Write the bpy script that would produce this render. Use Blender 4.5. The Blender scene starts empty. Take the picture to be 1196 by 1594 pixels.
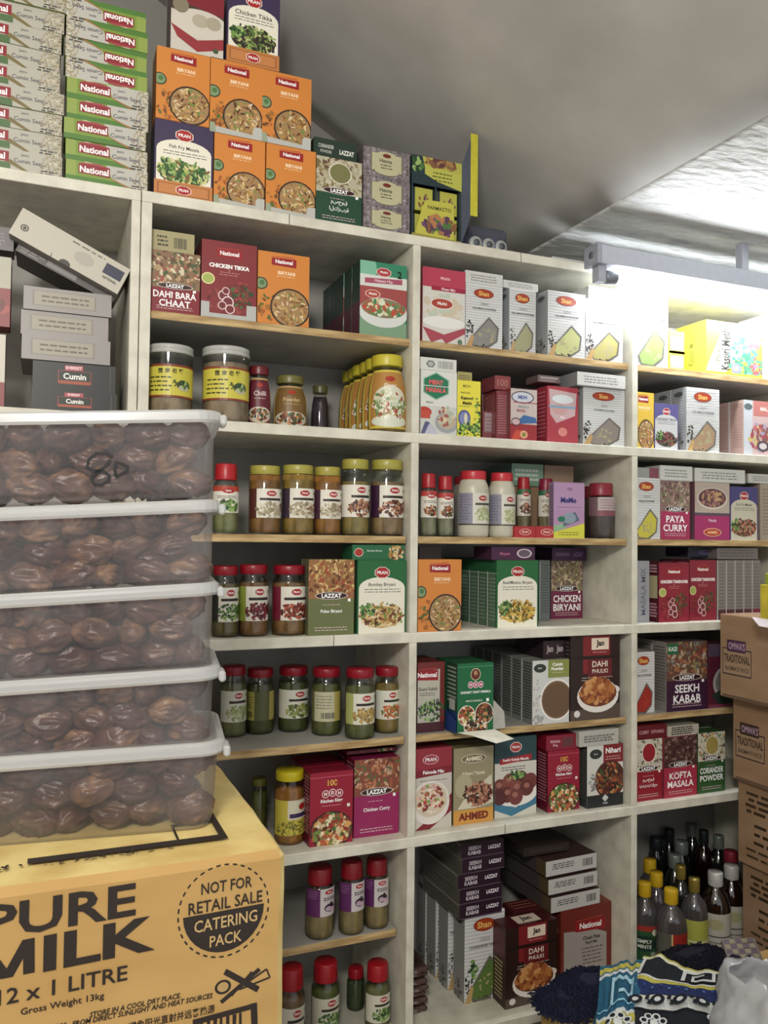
import bpy, bmesh, math, random
from mathutils import Vector, Matrix, noise
C = bpy.context.scene.collection
SC = bpy.context.scene
R_ = random.Random(7)
# ------------------------------------------------------------------ camera
CAMZ = 1.45            # lens height above the floor
DIST = 1.5             # lens to the shelf front
FPX, YAW, PITCH, ROLL = 1287.15, 0.39281, 0.03107, 0.01127
IW, IH = 1196, 1594
cf = Vector((math.sin(YAW)*math.cos(PITCH), math.cos(YAW)*math.cos(PITCH), math.sin(PITCH)))
r0 = cf.cross(Vector((0, 0, 1))).normalized(); u0 = r0.cross(cf)
cr = r0*math.cos(ROLL)+u0*math.sin(ROLL); cu_ = -r0*math.sin(ROLL)+u0*math.cos(ROLL)
cam = bpy.data.cameras.new('camera'); co = bpy.data.objects.new('camera', cam); C.objects.link(co)
co.matrix_world = Matrix(((cr.x, cu_.x, -cf.x, 0), (cr.y, cu_.y, -cf.y, -DIST), (cr.z, cu_.z, -cf.z, CAMZ), (0, 0, 0, 1)))
cam.sensor_fit = 'VERTICAL'; cam.sensor_height = 24.0; cam.lens = FPX/IH*24.0
cam.clip_start = 0.02
SC.camera = co
# ------------------------------------------------------------------ world, lights, exposure
w = bpy.data.worlds.new('world'); SC.world = w; w.use_nodes = True
w.node_tree.nodes['Background'].inputs[0].default_value = (0.95, 0.96, 1.0, 1)
w.node_tree.nodes['Background'].inputs[1].default_value = 0.55
def bulb(name, loc, radius, power, col):
    l = bpy.data.lights.new(name, 'POINT'); l.shadow_soft_size = radius; l.energy = power; l.color = col
    o = bpy.data.objects.new(name, l); C.objects.link(o); o.location = loc; return o
bulb('shop_lamp_behind', (-0.35, -1.95, 2.2), .16, 74, (1.0, 0.955, 0.86))
SC.view_settings.view_transform = 'Standard'; SC.view_settings.look = 'None'
SC.view_settings.gamma = 1; SC.view_settings.use_curve_mapping = False; SC.view_settings.exposure = 0.32
TUBE_STRENGTH = 54.0
# ------------------------------------------------------------------ pixel <-> place helpers (heights are given relative to the lens)
def proj(X, Y, Z):
    v = Vector((X, Y+DIST, Z)); z = v.dot(cf); return IW/2+FPX*v.dot(cr)/z, IH/2-FPX*v.dot(cu_)/z, z
def ray(px, py): return cf*FPX+cr*(px-IW/2)-cu_*(py-IH/2)
def onY(px, py, Y):
    d = ray(px, py); t = (Y+DIST)/d.y; return d.x*t, d.z*t
def onZ(px, py, z):
    d = ray(px, py); t = z/d.z; return d.x*t, d.y*t-DIST
def X_at(px, Y, Z):
    a, b = -3, 6
    for _ in range(40):
        m = (a+b)/2
        if proj(m, Y, Z)[0] < px: a = m
        else: b = m
    return a
def Z_at(py, X, Y):
    a, b = -3, 3
    for _ in range(40):
        m = (a+b)/2
        if proj(X, Y, m)[1] > py: a = m
        else: b = m
    return a
# ------------------------------------------------------------------ materials
def lin(h):
    def f(c): c /= 255; return c/12.92 if c <= .04045 else ((c+.055)/1.055)**2.4
    return (f(int(h[0:2], 16)), f(int(h[2:4], 16)), f(int(h[4:6], 16)), 1)
_m = {}
def mat(h, rough=.5, metal=0, grain=.12, scale=60, bump=0, coat=0):
    k = (h, rough, metal, grain, scale, bump, coat)
    if k in _m: return _m[k]
    m = bpy.data.materials.new('m_'+h); m.use_nodes = True; nt = m.node_tree; b = nt.nodes['Principled BSDF']
    b.inputs['Roughness'].default_value = rough; b.inputs['Metallic'].default_value = metal
    if coat: b.inputs['Coat Weight'].default_value = coat
    c = lin(h)
    if grain or bump:
        tc = nt.nodes.new('ShaderNodeTexCoord'); n = nt.nodes.new('ShaderNodeTexNoise'); n.inputs['Scale'].default_value = scale
        n.inputs['Detail'].default_value = 4; nt.links.new(tc.outputs['Object'], n.inputs['Vector'])
        if grain:
            r = nt.nodes.new('ShaderNodeValToRGB'); r.color_ramp.elements[0].position = .3; r.color_ramp.elements[1].position = .7
            r.color_ramp.elements[0].color = tuple(x*(1-grain) for x in c[:3])+(1,); r.color_ramp.elements[1].color = tuple(min(1, x*(1+grain*.6)) for x in c[:3])+(1,)
            nt.links.new(n.outputs['Fac'], r.inputs['Fac']); nt.links.new(r.outputs['Color'], b.inputs['Base Color'])
        else: b.inputs['Base Color'].default_value = c
        if bump:
            bp = nt.nodes.new('ShaderNodeBump'); bp.inputs['Strength'].default_value = bump; bp.inputs['Distance'].default_value = .01
            nt.links.new(n.outputs['Fac'], bp.inputs['Height']); nt.links.new(bp.outputs['Normal'], b.inputs['Normal'])
    else: b.inputs['Base Color'].default_value = c
    _m[k] = m; return m
def ink(h):
    c = [int(h[i:i+2], 16) for i in (0, 2, 4)]; g = .3*c[0]+.55*c[1]+.15*c[2]
    return mat(''.join('%02X' % int(min(255, max(0, x*.88+g*.12))) for x in c), .42, 0, .0)
def two_tone(name, a, b_, scale, rough=.6, bump=.3, stretch=(1, 1, 1), detail=6, lo=.35, hi=.65, dist=.005):
    m = bpy.data.materials.new(name); m.use_nodes = True; nt = m.node_tree; b = nt.nodes['Principled BSDF']; b.inputs['Roughness'].default_value = rough
    tc = nt.nodes.new('ShaderNodeTexCoord'); mp = nt.nodes.new('ShaderNodeMapping'); mp.inputs['Scale'].default_value = stretch
    n = nt.nodes.new('ShaderNodeTexNoise'); n.inputs['Scale'].default_value = scale; n.inputs['Detail'].default_value = detail
    r = nt.nodes.new('ShaderNodeValToRGB'); r.color_ramp.elements[0].position = lo; r.color_ramp.elements[1].position = hi
    r.color_ramp.elements[0].color = lin(a); r.color_ramp.elements[1].color = lin(b_)
    nt.links.new(tc.outputs['Object'], mp.inputs['Vector']); nt.links.new(mp.outputs['Vector'], n.inputs['Vector'])
    nt.links.new(n.outputs['Fac'], r.inputs['Fac']); nt.links.new(r.outputs['Color'], b.inputs['Base Color'])
    if bump:
        bp = nt.nodes.new('ShaderNodeBump'); bp.inputs['Strength'].default_value = bump; bp.inputs['Distance'].default_value = dist
        nt.links.new(n.outputs['Fac'], bp.inputs['Height']); nt.links.new(bp.outputs['Normal'], b.inputs['Normal'])
    return m
def clear(name, tint='FFFFFF', white=0.0, wcol='FFFFFF', rough=.08, gloss=.08, wnoise=0):
    """thin clear or milky plastic / glass"""
    m = bpy.data.materials.new(name); m.use_nodes = True; nt = m.node_tree
    for x in list(nt.nodes): nt.nodes.remove(x)
    out = nt.nodes.new('ShaderNodeOutputMaterial'); t = nt.nodes.new('ShaderNodeBsdfTransparent'); t.inputs[0].default_value = lin(tint)
    g = nt.nodes.new('ShaderNodeBsdfGlossy'); g.inputs['Roughness'].default_value = rough
    lw = nt.nodes.new('ShaderNodeLayerWeight'); lw.inputs['Blend'].default_value = .25
    ma = nt.nodes.new('ShaderNodeMath'); ma.operation = 'MULTIPLY_ADD'; ma.inputs[1].default_value = .5; ma.inputs[2].default_value = gloss*.5; ma.use_clamp = True
    nt.links.new(lw.outputs['Fresnel'], ma.inputs[0])
    last = t.outputs[0]
    if white:
        d = nt.nodes.new('ShaderNodeBsdfDiffuse'); d.inputs[0].default_value = lin(wcol); tr = nt.nodes.new('ShaderNodeBsdfTranslucent'); tr.inputs[0].default_value = lin(wcol)
        m0 = nt.nodes.new('ShaderNodeMixShader'); m0.inputs[0].default_value = .5; nt.links.new(d.outputs[0], m0.inputs[1]); nt.links.new(tr.outputs[0], m0.inputs[2])
        m1 = nt.nodes.new('ShaderNodeMixShader'); m1.inputs[0].default_value = white
        if wnoise:
            tc = nt.nodes.new('ShaderNodeTexCoord'); n = nt.nodes.new('ShaderNodeTexNoise'); n.inputs['Scale'].default_value = wnoise; n.inputs['Detail'].default_value = 5
            mr = nt.nodes.new('ShaderNodeMapRange'); mr.inputs[1].default_value = .3; mr.inputs[2].default_value = .75; mr.inputs[3].default_value = white*.4; mr.inputs[4].default_value = white*1.7
            nt.links.new(tc.outputs['Object'], n.inputs['Vector']); nt.links.new(n.outputs['Fac'], mr.inputs[0]); nt.links.new(mr.outputs[0], m1.inputs[0])
        nt.links.new(last, m1.inputs[1]); nt.links.new(m0.outputs[0], m1.inputs[2]); last = m1.outputs[0]
    m2 = nt.nodes.new('ShaderNodeMixShader'); nt.links.new(ma.outputs[0], m2.inputs[0]); nt.links.new(last, m2.inputs[1]); nt.links.new(g.outputs[0], m2.inputs[2])
    nt.links.new(m2.outputs[0], out.inputs[0]); return m
GLASS = clear('clear_glass', 'F2F6F2', 0, gloss=.12)
PLASTIC = clear('clear_plastic', 'E8EAE8', .06, gloss=.1)
TUBP = clear('milky_tub_plastic', 'F4F2F2', .11, 'E6E4E6', rough=.22, gloss=.10, wnoise=14)
TUBRIM = clear('milky_tub_rim', 'FFFFFF', .72, 'F2F4F4', rough=.2, gloss=.2)
TUBLID = clear('milky_tub_lid', 'FFFFFF', .35, 'F0F0F4', rough=.25, gloss=.15)
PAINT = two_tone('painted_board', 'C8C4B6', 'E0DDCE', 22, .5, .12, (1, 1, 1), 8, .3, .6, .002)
PAINT_SHADE = two_tone('painted_board_inside_shade', '989692', 'B2B0AA', 9, .55, .1, (1, 1, 1), 8, .3, .7, .002)  # darker copy of the board paint, shade of the recesses put into its colour
WOODE = two_tone('raw_wood_edge', '9A7B4E', 'CDB382', 14, .65, .3, (1, 8, 8), 8, .35, .65, .002)
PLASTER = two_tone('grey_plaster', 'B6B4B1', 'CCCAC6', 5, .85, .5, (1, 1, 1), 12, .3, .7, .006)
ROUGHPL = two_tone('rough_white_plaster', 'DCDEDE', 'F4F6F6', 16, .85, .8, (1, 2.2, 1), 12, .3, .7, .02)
FLOORM = two_tone('speckled_floor_tile', '8C8880', 'A8A49A', 30, .5, .1)
CARDB = two_tone('tan_cardboard', 'AE8A50', 'BE9A60', 6, .75, .12, (1, 1, 3), 8, .3, .7, .003)
CARDW = two_tone('worn_cardboard', 'C4A664', 'DCC684', 18, .8, .5, (1, 1, 1), 8, .3, .6, .004)
CARDG = two_tone('brown_cardboard', '8E7154', 'A3856A', 7, .8, .12, (1, 1, 3), 8, .3, .7, .003)
DATEM = None
# ------------------------------------------------------------------ mesh helpers
def link(name, me, parent=None, loc=None):
    o = bpy.data.objects.new(name, me); C.objects.link(o)
    if parent: o.parent = parent
    if loc: o.location = loc
    return o
def mesh_from(name, vs, fs, mats, idx=None, smooth=False):
    me = bpy.data.meshes.new(name); me.from_pydata(vs, [], fs)
    for m in mats: me.materials.append(m)
    if idx: me.polygons.foreach_set('material_index', idx)
    if smooth: me.polygons.foreach_set('use_smooth', [True]*len(me.polygons))
    me.update(); return me
def tag(o, label=None, cat=None, group=None, kind=None):
    if label: o['label'] = label
    if cat: o['category'] = cat
    if group: o['group'] = group
    if kind: o['kind'] = kind
    return o
def root(name, loc, label, cat, group=None, rz=0, rot=None):
    o = bpy.data.objects.new(name, None); o.empty_display_size = .02; C.objects.link(o)
    o.location = (loc[0], loc[1], loc[2]+CAMZ); o.rotation_euler = rot or (0, 0, rz)
    return tag(o, label, cat, group)
ORD = ('', 'second in line', 'third in line', 'fourth in line', 'fifth in line', 'sixth in line', 'seventh in line')
def short(t): return ' '.join(t.split()[:13])
def dup(r, d, label=None, group=None):
    c = r.copy(); C.objects.link(c); c.location = r.location+Vector(d)
    if label: c['label'] = label
    if group: c['group'] = group
    for ch in list(r.children):
        k = ch.copy(); C.objects.link(k); k.parent = c
        for g in ch.children: q = g.copy(); C.objects.link(q); q.parent = k
    return c
def box_mesh(w, d, h, b=.0008, origin=(0, 0, 0), m=None, name='box'):
    """bevelled box, corner at origin"""
    x, y, z = origin; b = min(b, w/3, d/3, h/3); vs = []; 
    for sx in (0, 1):
        for sy in (0, 1):
            for sz in (0, 1):
                c = Vector((x+sx*w, y+sy*d, z+sz*h)); i = Vector((b*(1-2*sx), b*(1-2*sy), b*(1-2*sz)))
                vs += [c+Vector((0, i.y, i.z)), c+Vector((i.x, 0, i.z)), c+Vector((i.x, i.y, 0))]
    def V(sx, sy, sz, a): return (sx*4+sy*2+sz)*3+a
    fs = []
    for s in (0, 1):
        f = [V(s, 0, 0, 0), V(s, 0, 1, 0), V(s, 1, 1, 0), V(s, 1, 0, 0)]; fs.append(f if s == 0 else f[::-1])
        f = [V(0, s, 0, 1), V(1, s, 0, 1), V(1, s, 1, 1), V(0, s, 1, 1)]; fs.append(f if s == 0 else f[::-1])
        f = [V(0, 0, s, 2), V(0, 1, s, 2), V(1, 1, s, 2), V(1, 0, s, 2)]; fs.append(f if s == 0 else f[::-1])
    for s in (0, 1):
        for t in (0, 1):
            f = [V(0, s, t, 1), V(1, s, t, 1), V(1, s, t, 2), V(0, s, t, 2)]; fs.append(f if (s ^ t) else f[::-1])
            f = [V(s, 0, t, 0), V(s, 1, t, 0), V(s, 1, t, 2), V(s, 0, t, 2)]; fs.append(f if not (s ^ t) else f[::-1])
            f = [V(s, t, 0, 0), V(s, t, 1, 0), V(s, t, 1, 1), V(s, t, 0, 1)]; fs.append(f if (s ^ t) else f[::-1])
            for q in (0, 1):
                f = [V(s, t, q, 0), V(s, t, q, 1), V(s, t, q, 2)]; fs.append(f if (s ^ t ^ q) else f[::-1])
    return mesh_from(name, vs, fs, [m] if m else [])
def lathe(prof, m, n=36, name='lathe', ridges=0, rd=.0, z0=None, smooth=True, cap=True):
    vs = []; fs = []
    for k, (r, z) in enumerate(prof):
        for i in range(n):
            a = 2*math.pi*i/n; rr = r
            if ridges and z0 and z0[0] <= z <= z0[1]: rr = r-(rd if i % 2 else 0)
            vs.append((rr*math.cos(a), rr*math.sin(a), z))
    for k in range(len(prof)-1):
        for i in range(n):
            j = (i+1) % n; fs.append((k*n+i, k*n+j, (k+1)*n+j, (k+1)*n+i))
    if cap: fs.append(tuple(range(n))[::-1]); fs.append(tuple((len(prof)-1)*n+i for i in range(n)))
    me = mesh_from(name, vs, fs, [m], smooth=smooth); return me
# ------------------------------------------------------------------ flat print
def R(a, b, c, d, col): return ('p', [(a, b), (c, b), (c, d), (a, d)], col)
def E(cx, cy, rx, ry, col, n=22, a0=0): return ('p', [(cx+rx*math.cos(a0+2*math.pi*i/n), cy+ry*math.sin(a0+2*math.pi*i/n)) for i in range(n)], col)
def P(pts, col): return ('p', pts, col)
def T(s, cx, cy, h, col, mw=.9, bold=.02, shear=0, rot=0): return ('t', s, cx, cy, h, col, mw, bold, shear, rot)
def B(cx, cy, rx, ry, cols, n=40, size=.06, seed=1, asp=1.8): return ('b', cx, cy, rx, ry, cols, n, size, seed, asp)
def Ln(a, b, c, col, k=2, dv=.035, th=.008): return ('l', a, b, c, col, k, dv, th)
def BAR(a, b, c, d, col='202020'): return ('bar', a, b, c, d, col)
_txt = {}
def text_mesh(s, bold, shear):
    k = (s, bold, shear)
    if k in _txt: return _txt[k]
    cu = bpy.data.curves.new('t', 'FONT'); cu.body = s; cu.size = 1; cu.offset = bold; cu.shear = shear; cu.resolution_u = 2
    o = bpy.data.objects.new('t', cu); C.objects.link(o); bpy.context.view_layer.update()
    dg = bpy.context.evaluated_depsgraph_get(); me = o.evaluated_get(dg).to_mesh()
    vs = [(v.co.x, v.co.y) for v in me.vertices]; fs = [tuple(p.vertices) for p in me.polygons]
    o.evaluated_get(dg).to_mesh_clear(); bpy.data.objects.remove(o); bpy.data.curves.remove(cu)
    if not vs: vs = [(0, 0), (1, 0), (1, 1)]; fs = []
    x0 = min(v[0] for v in vs); x1 = max(v[0] for v in vs); y0 = min(v[1] for v in vs); y1 = max(v[1] for v in vs)
    _txt[k] = (vs, fs, x0, x1, y0, y1); return _txt[k]
def clip(poly, ax, lim, keep_less):
    out = []
    for i in range(len(poly)):
        a, b = poly[i-1], poly[i]
        ia = (a[ax] <= lim) if keep_less else (a[ax] >= lim); ib = (b[ax] <= lim) if keep_less else (b[ax] >= lim)
        if ia != ib:
            t = (lim-a[ax])/(b[ax]-a[ax]); out.append(tuple(a[j]+t*(b[j]-a[j]) for j in (0, 1)))
        if ib: out.append(b)
    return out
class Print:
    def __init__(s): s.v = []; s.f = []; s.i = []; s.m = []; s.k = 0
    def mi(s, col):
        m = ink(col) if not getattr(s, 'rough', 0) else mat(col, s.rough, 0, .2, 300, .3)
        if m not in s.m: s.m.append(m)
        return s.m.index(m)
    def poly(s, pts, col, w, h, pos, off, nu, nv, step):
        a = sum(pts[i-1][0]*pts[i][1]-pts[i][0]*pts[i-1][1] for i in range(len(pts)))
        if a < 0: pts = pts[::-1]
        for ax, lim, k in ((0, 0, 0), (0, 1, 1), (1, 0, 0), (1, 1, 1)):
            pts = clip(pts, ax, lim, k)
            if len(pts) < 3: return
        cells = [pts]
        for ax, n in ((0, nu), (1, nv)):
            if n > 1:
                new = []
                for c in cells:
                    lo = min(p[ax] for p in c); hi = max(p[ax] for p in c)
                    for j in range(int(lo*n), min(n, int(hi*n)+1)):
                        q = clip(clip(c, ax, j/n, 0), ax, (j+1)/n, 1) if len(c) > 2 else []
                        if len(q) > 2: new.append(q)
                cells = new
        mi = s.mi(col)
        for c in cells:
            b = len(s.v); s.v += [pos(p[0]*w, p[1]*h, off) for p in c]; s.f.append(tuple(range(b, b+len(c)))); s.i.append(mi)
    def add(s, layers, w, h, pos, nu=1, nv=1, step=.00005, base=.00015, flip=False):
        off = base
        if flip:
            p0 = pos; pos = lambda u, v, o: p0(w-u, h-v, o)
        for L in layers:
            k = L[0]; off += step
            if k == 'p': s.poly(L[1], L[2], w, h, pos, off, nu, nv, step)
            elif k == 't':
                _, st, cx, cy, hh, col, mw, bold, shear, rot = L
                vs, fs, x0, x1, y0, y1 = text_mesh(st, bold, shear); sc = hh*h/max(.01, (y1-y0))
                W, H = (w, h) if not rot else (h, w)
                if rot: sc = hh*w/max(.01, (y1-y0))
                sx = min(sc*1.15, mw*W/(x1-x0)) if (x1-x0)*sc > mw*W else sc
                b = len(s.v); mi = s.mi(col)
                for (x, y) in vs:
                    X = (x-(x0+x1)/2)*sx; Yy = (y-(y0+y1)/2)*sc
                    if rot: X, Yy = -Yy*rot, X*rot
                    s.v.append(pos(cx*w+X, cy*h+Yy, off))
                for f in fs: s.f.append(tuple(b+i for i in f)); s.i.append(mi)
            elif k == 'b':
                _, cx, cy, rx, ry, cols, n, size, seed, asp = L; rg = random.Random(seed)
                for q in range(n):
                    a = rg.random()*6.283; rr = math.sqrt(rg.random()); x = cx+rx*rr*math.cos(a); y = cy+ry*rr*math.sin(a)
                    t = rg.random()*3.14; sa = size*w*(.6+.7*rg.random()); sb = sa/asp; pts = []
                    for i in range(7):
                        th = 6.283*i/7; ex = sa*math.cos(th); ey = sb*math.sin(th)
                        pts.append((x+(ex*math.cos(t)-ey*math.sin(t))/w, y+(ex*math.sin(t)+ey*math.cos(t))/h))
                    s.poly(pts, rg.choice(cols), w, h, pos, off+step*.9*q/n, nu, nv, step)
            elif k == 'l':
                _, a, b, c, col, kk, dv, th = L; rg = random.Random(int(a*100+b*1000))
                for q in range(kk):
                    x = a+rg.random()*.03; e = c-rg.random()*.08
                    while x < e:
                        x2 = min(e, x+.03+rg.random()*.07); y = b-q*dv
                        s.poly([(x, y-th), (x2, y-th), (x2, y+th), (x, y+th)], col, w, h, pos, off, nu, nv, step); x = x2+.018
            elif k == 'bar':
                _, a, b, c, d, col = L; rg = random.Random(3); x = a
                while x < c:
                    t = (c-a)*(.02+.04*rg.random()); s.poly([(x, b), (x+t, b), (x+t, d), (x, d)], col, w, h, pos, off, nu, nv, step); x += t+(c-a)*(.02+.04*rg.random())
    def build(s, name, parent=None):
        me = mesh_from(name, s.v, s.f, s.m, s.i); return link(name, me, parent)
RICE = ['C9A15A', 'E0C488', '8A5A2A', 'B98A3C', '6B8E3A', '5A3418', 'DCC09A', 'A0662E']
DARKR = ['4A2A1A', '7A3A22', '9A5A30', 'C08A50', '3A5A2A', '2A1A12', 'B04A2A']
SALAD = ['C05A30', '6B8E3A', 'E0A050', 'A03020', '3E6E2E', 'D8C090', '5A3018', 'F0E0C0']
KEBAB = ['6A3524', '8A4A32', '50261A', 'A8664A', 'C08A6A', '3A1A14']
GREENS = ['2F5A2A', '4E7A34', '6E9A44', '9AB868', '24441F']
SEEDS = ['A89878', 'C8BCA0', '8A7A5C', 'D8D0B8', '98906E']
def natlogo(cx=.5, cy=.88, rx=.24, ry=.055, th=.055):
    return [P([(cx-rx, cy-ry), (cx+rx, cy-ry*1.2), (cx+rx, cy+ry), (cx-rx, cy+ry*.8)], 'A3161E'), T('National', cx, cy, th, 'FFFFFF', rx*1.75, .03), P([(cx-rx, cy+ry), (cx+rx*.8, cy+ry*1.25), (cx+rx*.8, cy+ry*1.45), (cx-rx, cy+ry*1.15)], 'C43A32')]
def pranlogo(cx, cy, r, t='PRAN', asp=.75):
    return [E(cx, cy, r*1.1, r*asp*1.1, 'F4EBDD', 8, .39), E(cx, cy, r, r*asp, 'B5201F', 8, .39), T(t, cx, cy, r*asp*.62, 'FFFFFF', r*1.6, .02)]
def d_nat(tray=True, seed=1, bg='DC8430', food=RICE):
    L = [R(0, 0, 1, 1, bg), R(0, 0, 1, .012, 'C86A10')] + natlogo() + [T('BIRYANI', .55, .725, .05, 'FFE4BC', .6, .03), Ln(.34, .675, .74, 'FBD9A0', 1, .03, .004), E(.06, .55, .13, .085, '33452F'), E(.06, .55, .105, .068, '7F9A6C'), E(.08, .56, .05, .035, '4F7A3F'),
         B(.22, .22, .2, .2, ['7A4A20', '5A6A2A', 'A86A28', 'C0782A', 'B05A20'], 34, .045, seed), E(.63, .25, .39, .27, '2E2018'), E(.63, .25, .36, .248, 'A88252'), B(.63, .25, .33, .23, food, 110, .045, seed+1, 2.6)]
    if tray: L += [P([(0, 0), (1, 0), (1, .05), (0, .09)], 'B9BBB4'), P([(.82, 0), (1, 0), (1, .17), (.86, .17), (.82, .13)], 'BDBFB8'), P([(0, 0), (.12, 0), (.09, .13), (0, .13)], '9AA58A')]
    return L
def d_tikka_nat(title='CHICKEN TIKKA', bg='8A2A30', tray=True, seed=3):
    L = [R(0, 0, 1, 1, bg)]+natlogo(.5, .85, .23, .05)+[T(title, .5, .68, .055, 'FFFFFF', .9, .045), T('&', .5, .63, .02, 'E8B0A0'), Ln(.3, .6, .7, 'D8908A', 2, .03, .004), E(.12, .5, .12, .075, 'E8E0A0'), E(.12, .5, .1, .06, 'A8B858'),
         B(.45, .22, .4, .2, ['6A1A1E', '7A2A28', '9A4038'], 40, .05, seed), B(.72, .33, .2, .16, ['2F4A2A', '4A6A3A', 'A84038', '6A2420', '80382C'], 70, .045, seed+1)]
    for (x, y, r) in ((.4, .3, .1), (.48, .22, .11), (.38, .17, .08), (.52, .13, .09), (.44, .36, .07)):
        L += [E(x, y, r, r*.7, 'E8C8C8', 14), E(x, y, r*.78, r*.54, '7A2A34', 14)]
    if tray: L += [P([(0, 0), (1, 0), (1, .06), (0, .06)], 'B6B8B4'), P([(0, 0), (.15, 0), (.15, .2), (0, .2)], 'B6B8B4'), P([(.82, 0), (1, 0), (1, .2), (.82, .2)], 'B6B8B4')]
    return L
def d_pran(top, title, food, tray=False, seed=1, side2=None, tt='1A1A1A', panel='ECE8D6', extra=None):
    b = .2 if tray else 0
    L = [R(0, 0, 1, 1, top), R(.03, 0, .97, .62, panel), E(.5, .62, .47, .15, panel)]
    L += [T(title, .5, .66, .06, tt, .86, .012), Ln(.12, .60, .9, '5A5A50', 2, .035, .005), E(.5, .22+b/2, .42, .15, food[0]), B(.5, .24+b/2, .44, .165, food, 190, .05, seed, 2.4), B(.2, .3+b/2, .14, .1, GREENS, 26, .05, seed+1)]
    L += pranlogo(.5, .83, .15, 'PRAN', .5)
    if extra: L += extra
    if tray: L += [R(0, 0, 1, .2, 'C97B3A'), R(.06, .03, .94, .17, '8A4A20'), R(.075, .037, .925, .163, 'CB8042')]+pranlogo(.5, .1, .13, 'PRAN', .45)
    return L
def d_lazzat(photo, band, title, tcol='FFFFFF', seed=1, circle=None, bh=.5, bg=None, tsz=.1):
    L = [R(0, 0, 1, 1, bg or photo[0]), B(.5, (1+bh)/2, .62, (1-bh)/2+.03, photo, 190, .06, seed, 2.2)]
    if circle: L += [E(.52, .78, .25, .16, 'F0EAD8'), E(.52, .78, .23, .15, circle)]
    L += [P([(0, 0), (1, 0), (1, bh-.02), (0, bh-.02)], band), E(.5, bh+.02, .36, .05, 'F4F0EA'), E(.5, bh+.02, .345, .045, '3A1A18'), T('LAZZAT', .5, bh+.02, .058, 'FFFFFF', .58, .045), Ln(.3, bh-.1, .7, 'D8B0B8', 1, .03, .004)]
    n = len(title)
    for i, t in enumerate(title): L.append(T(t, .5, bh*.62-i*tsz*1.25+(n-1)*tsz*.3, tsz, tcol, .86, .02))
    L += [Ln(.12, .1, .9, 'D8C0C0', 2, .035, .005), R(.86, bh-.06, .92, bh-.02, 'FFFFFF')]
    return L
def stripes(bg='C6C8C8', c='AEB2B4', n=22): return [R(0, 0, 1, 1, bg)]+[R(0, i/n, 1, (i+.35)/n, c) for i in range(n)]
def d_shan(scoop='B8B868', n=9, logo=True, text='KALI MIRCH POWDER', dots=True, bg='DDDEDC', seed=2):
    L = stripes(bg, 'C2C5C6', 24)
    if logo: L += [E(.48, .86, .27, .075, '7A2A14'), E(.48, .86, .255, .068, 'B03A1A'), T('Shan', .48, .86, .075, 'F0C060', .4, .025)]
    L += [T('Sabit', .5, .70, .05, '8A8A88', .5, -.004, .4), T(text, .5, .62, .032, '5A5A60', .86, .02)]
    L += [P([(.1, .12), (.62, .5), (.9, .34), (.86, .12), (.55, -.02), (.2, .0)], '6A6660'), P([(.15, .13), (.62, .46), (.85, .32), (.81, .13), (.54, .02), (.22, .03)], scoop)]
    L += [B(.55, .2, .22, .12, [scoop, 'A8A078' if scoop != 'A82A22' else 'B83A2A'], 30, .05, seed)]
    if dots: L += [B(.1, .25, .1, .16, ['2A2622', '4A4038'], 30, .022, seed, 1), B(.45, -.0, .2, .05, ['2A2622'], 14, .02, seed+3, 1), P([(0, 0), (.16, 0), (.22, .16), (.16, .2)], 'C09A60')]
    return L
D_JAN = [R(0, 0, 1, 1, '2E1A18'), R(.25, .55, .8, 1, '8A2026'), R(0, .72, 1, .76, '241412'), R(.42, .83, .77, .97, 'F0DCC4'), T('Jan', .595, .90, .09, '1A1410', .28, .04), Ln(.45, .8, .78, 'E0B0A0', 1, .03, .004), R(.35, .5, .83, .72, '6E1A20'),
         T('DAHI', .59, .66, .07, 'F2E6D6', .36, .015), T('PHULKI', .59, .575, .05, 'F2E6D6', .36, .01), Ln(.2, .5, .85, 'C8B8A8', 2, .03, .004), P([(0, 0), (1, 0), (1, .18), (0, .12)], '5A4A40'), E(.83, .34, .17, .06, 'E8E0D8', 12),
         E(.55, .28, .42, .2, 'EDE8E2'), E(.55, .31, .38, .16, '7A3A20'), B(.53, .33, .33, .14, ['C07838', 'A85A2C', 'D89858', '8A4420', 'B86A30'], 110, .06, 5, 1.3), E(.13, .08, .06, .04, 'E8E4E0')]
def d_mdh(bg='A01030', title='Kitchen King', cent=True, seed=4, food=SALAD):
    L = [R(0, 0, 1, 1, bg), R(0, .93, 1, .94, 'D05070')]
    if cent: L += [T('100', .52, .85, .085, 'E0B040', .42, .03), E(.6, .85, .035, .02, bg, 10)]
    for i, ch in enumerate('MDH'):
        x = .36+i*.16; y = .70+(.012 if i == 1 else 0); L += [E(x, y, .085, .055, 'F4E4E0', 16), E(x, y, .07, .045, 'A81830', 16), T(ch, x, y, .045, 'FFFFFF', .1, .04)]
    L += [T(title, .5, .6, .06, 'FFFFFF', .78, .03), Ln(.25, .54, .78, 'E8A0A8', 1, .03, .004), R(.86, .5, .93, .545, 'F0E8E0'), E(.5, .2, .5, .26, '3A2418'), E(.5, .2, .46, .235, '8A5A3A'), B(.5, .2, .44, .23, food, 150, .06, seed, 1.4)]
    return L
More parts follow.
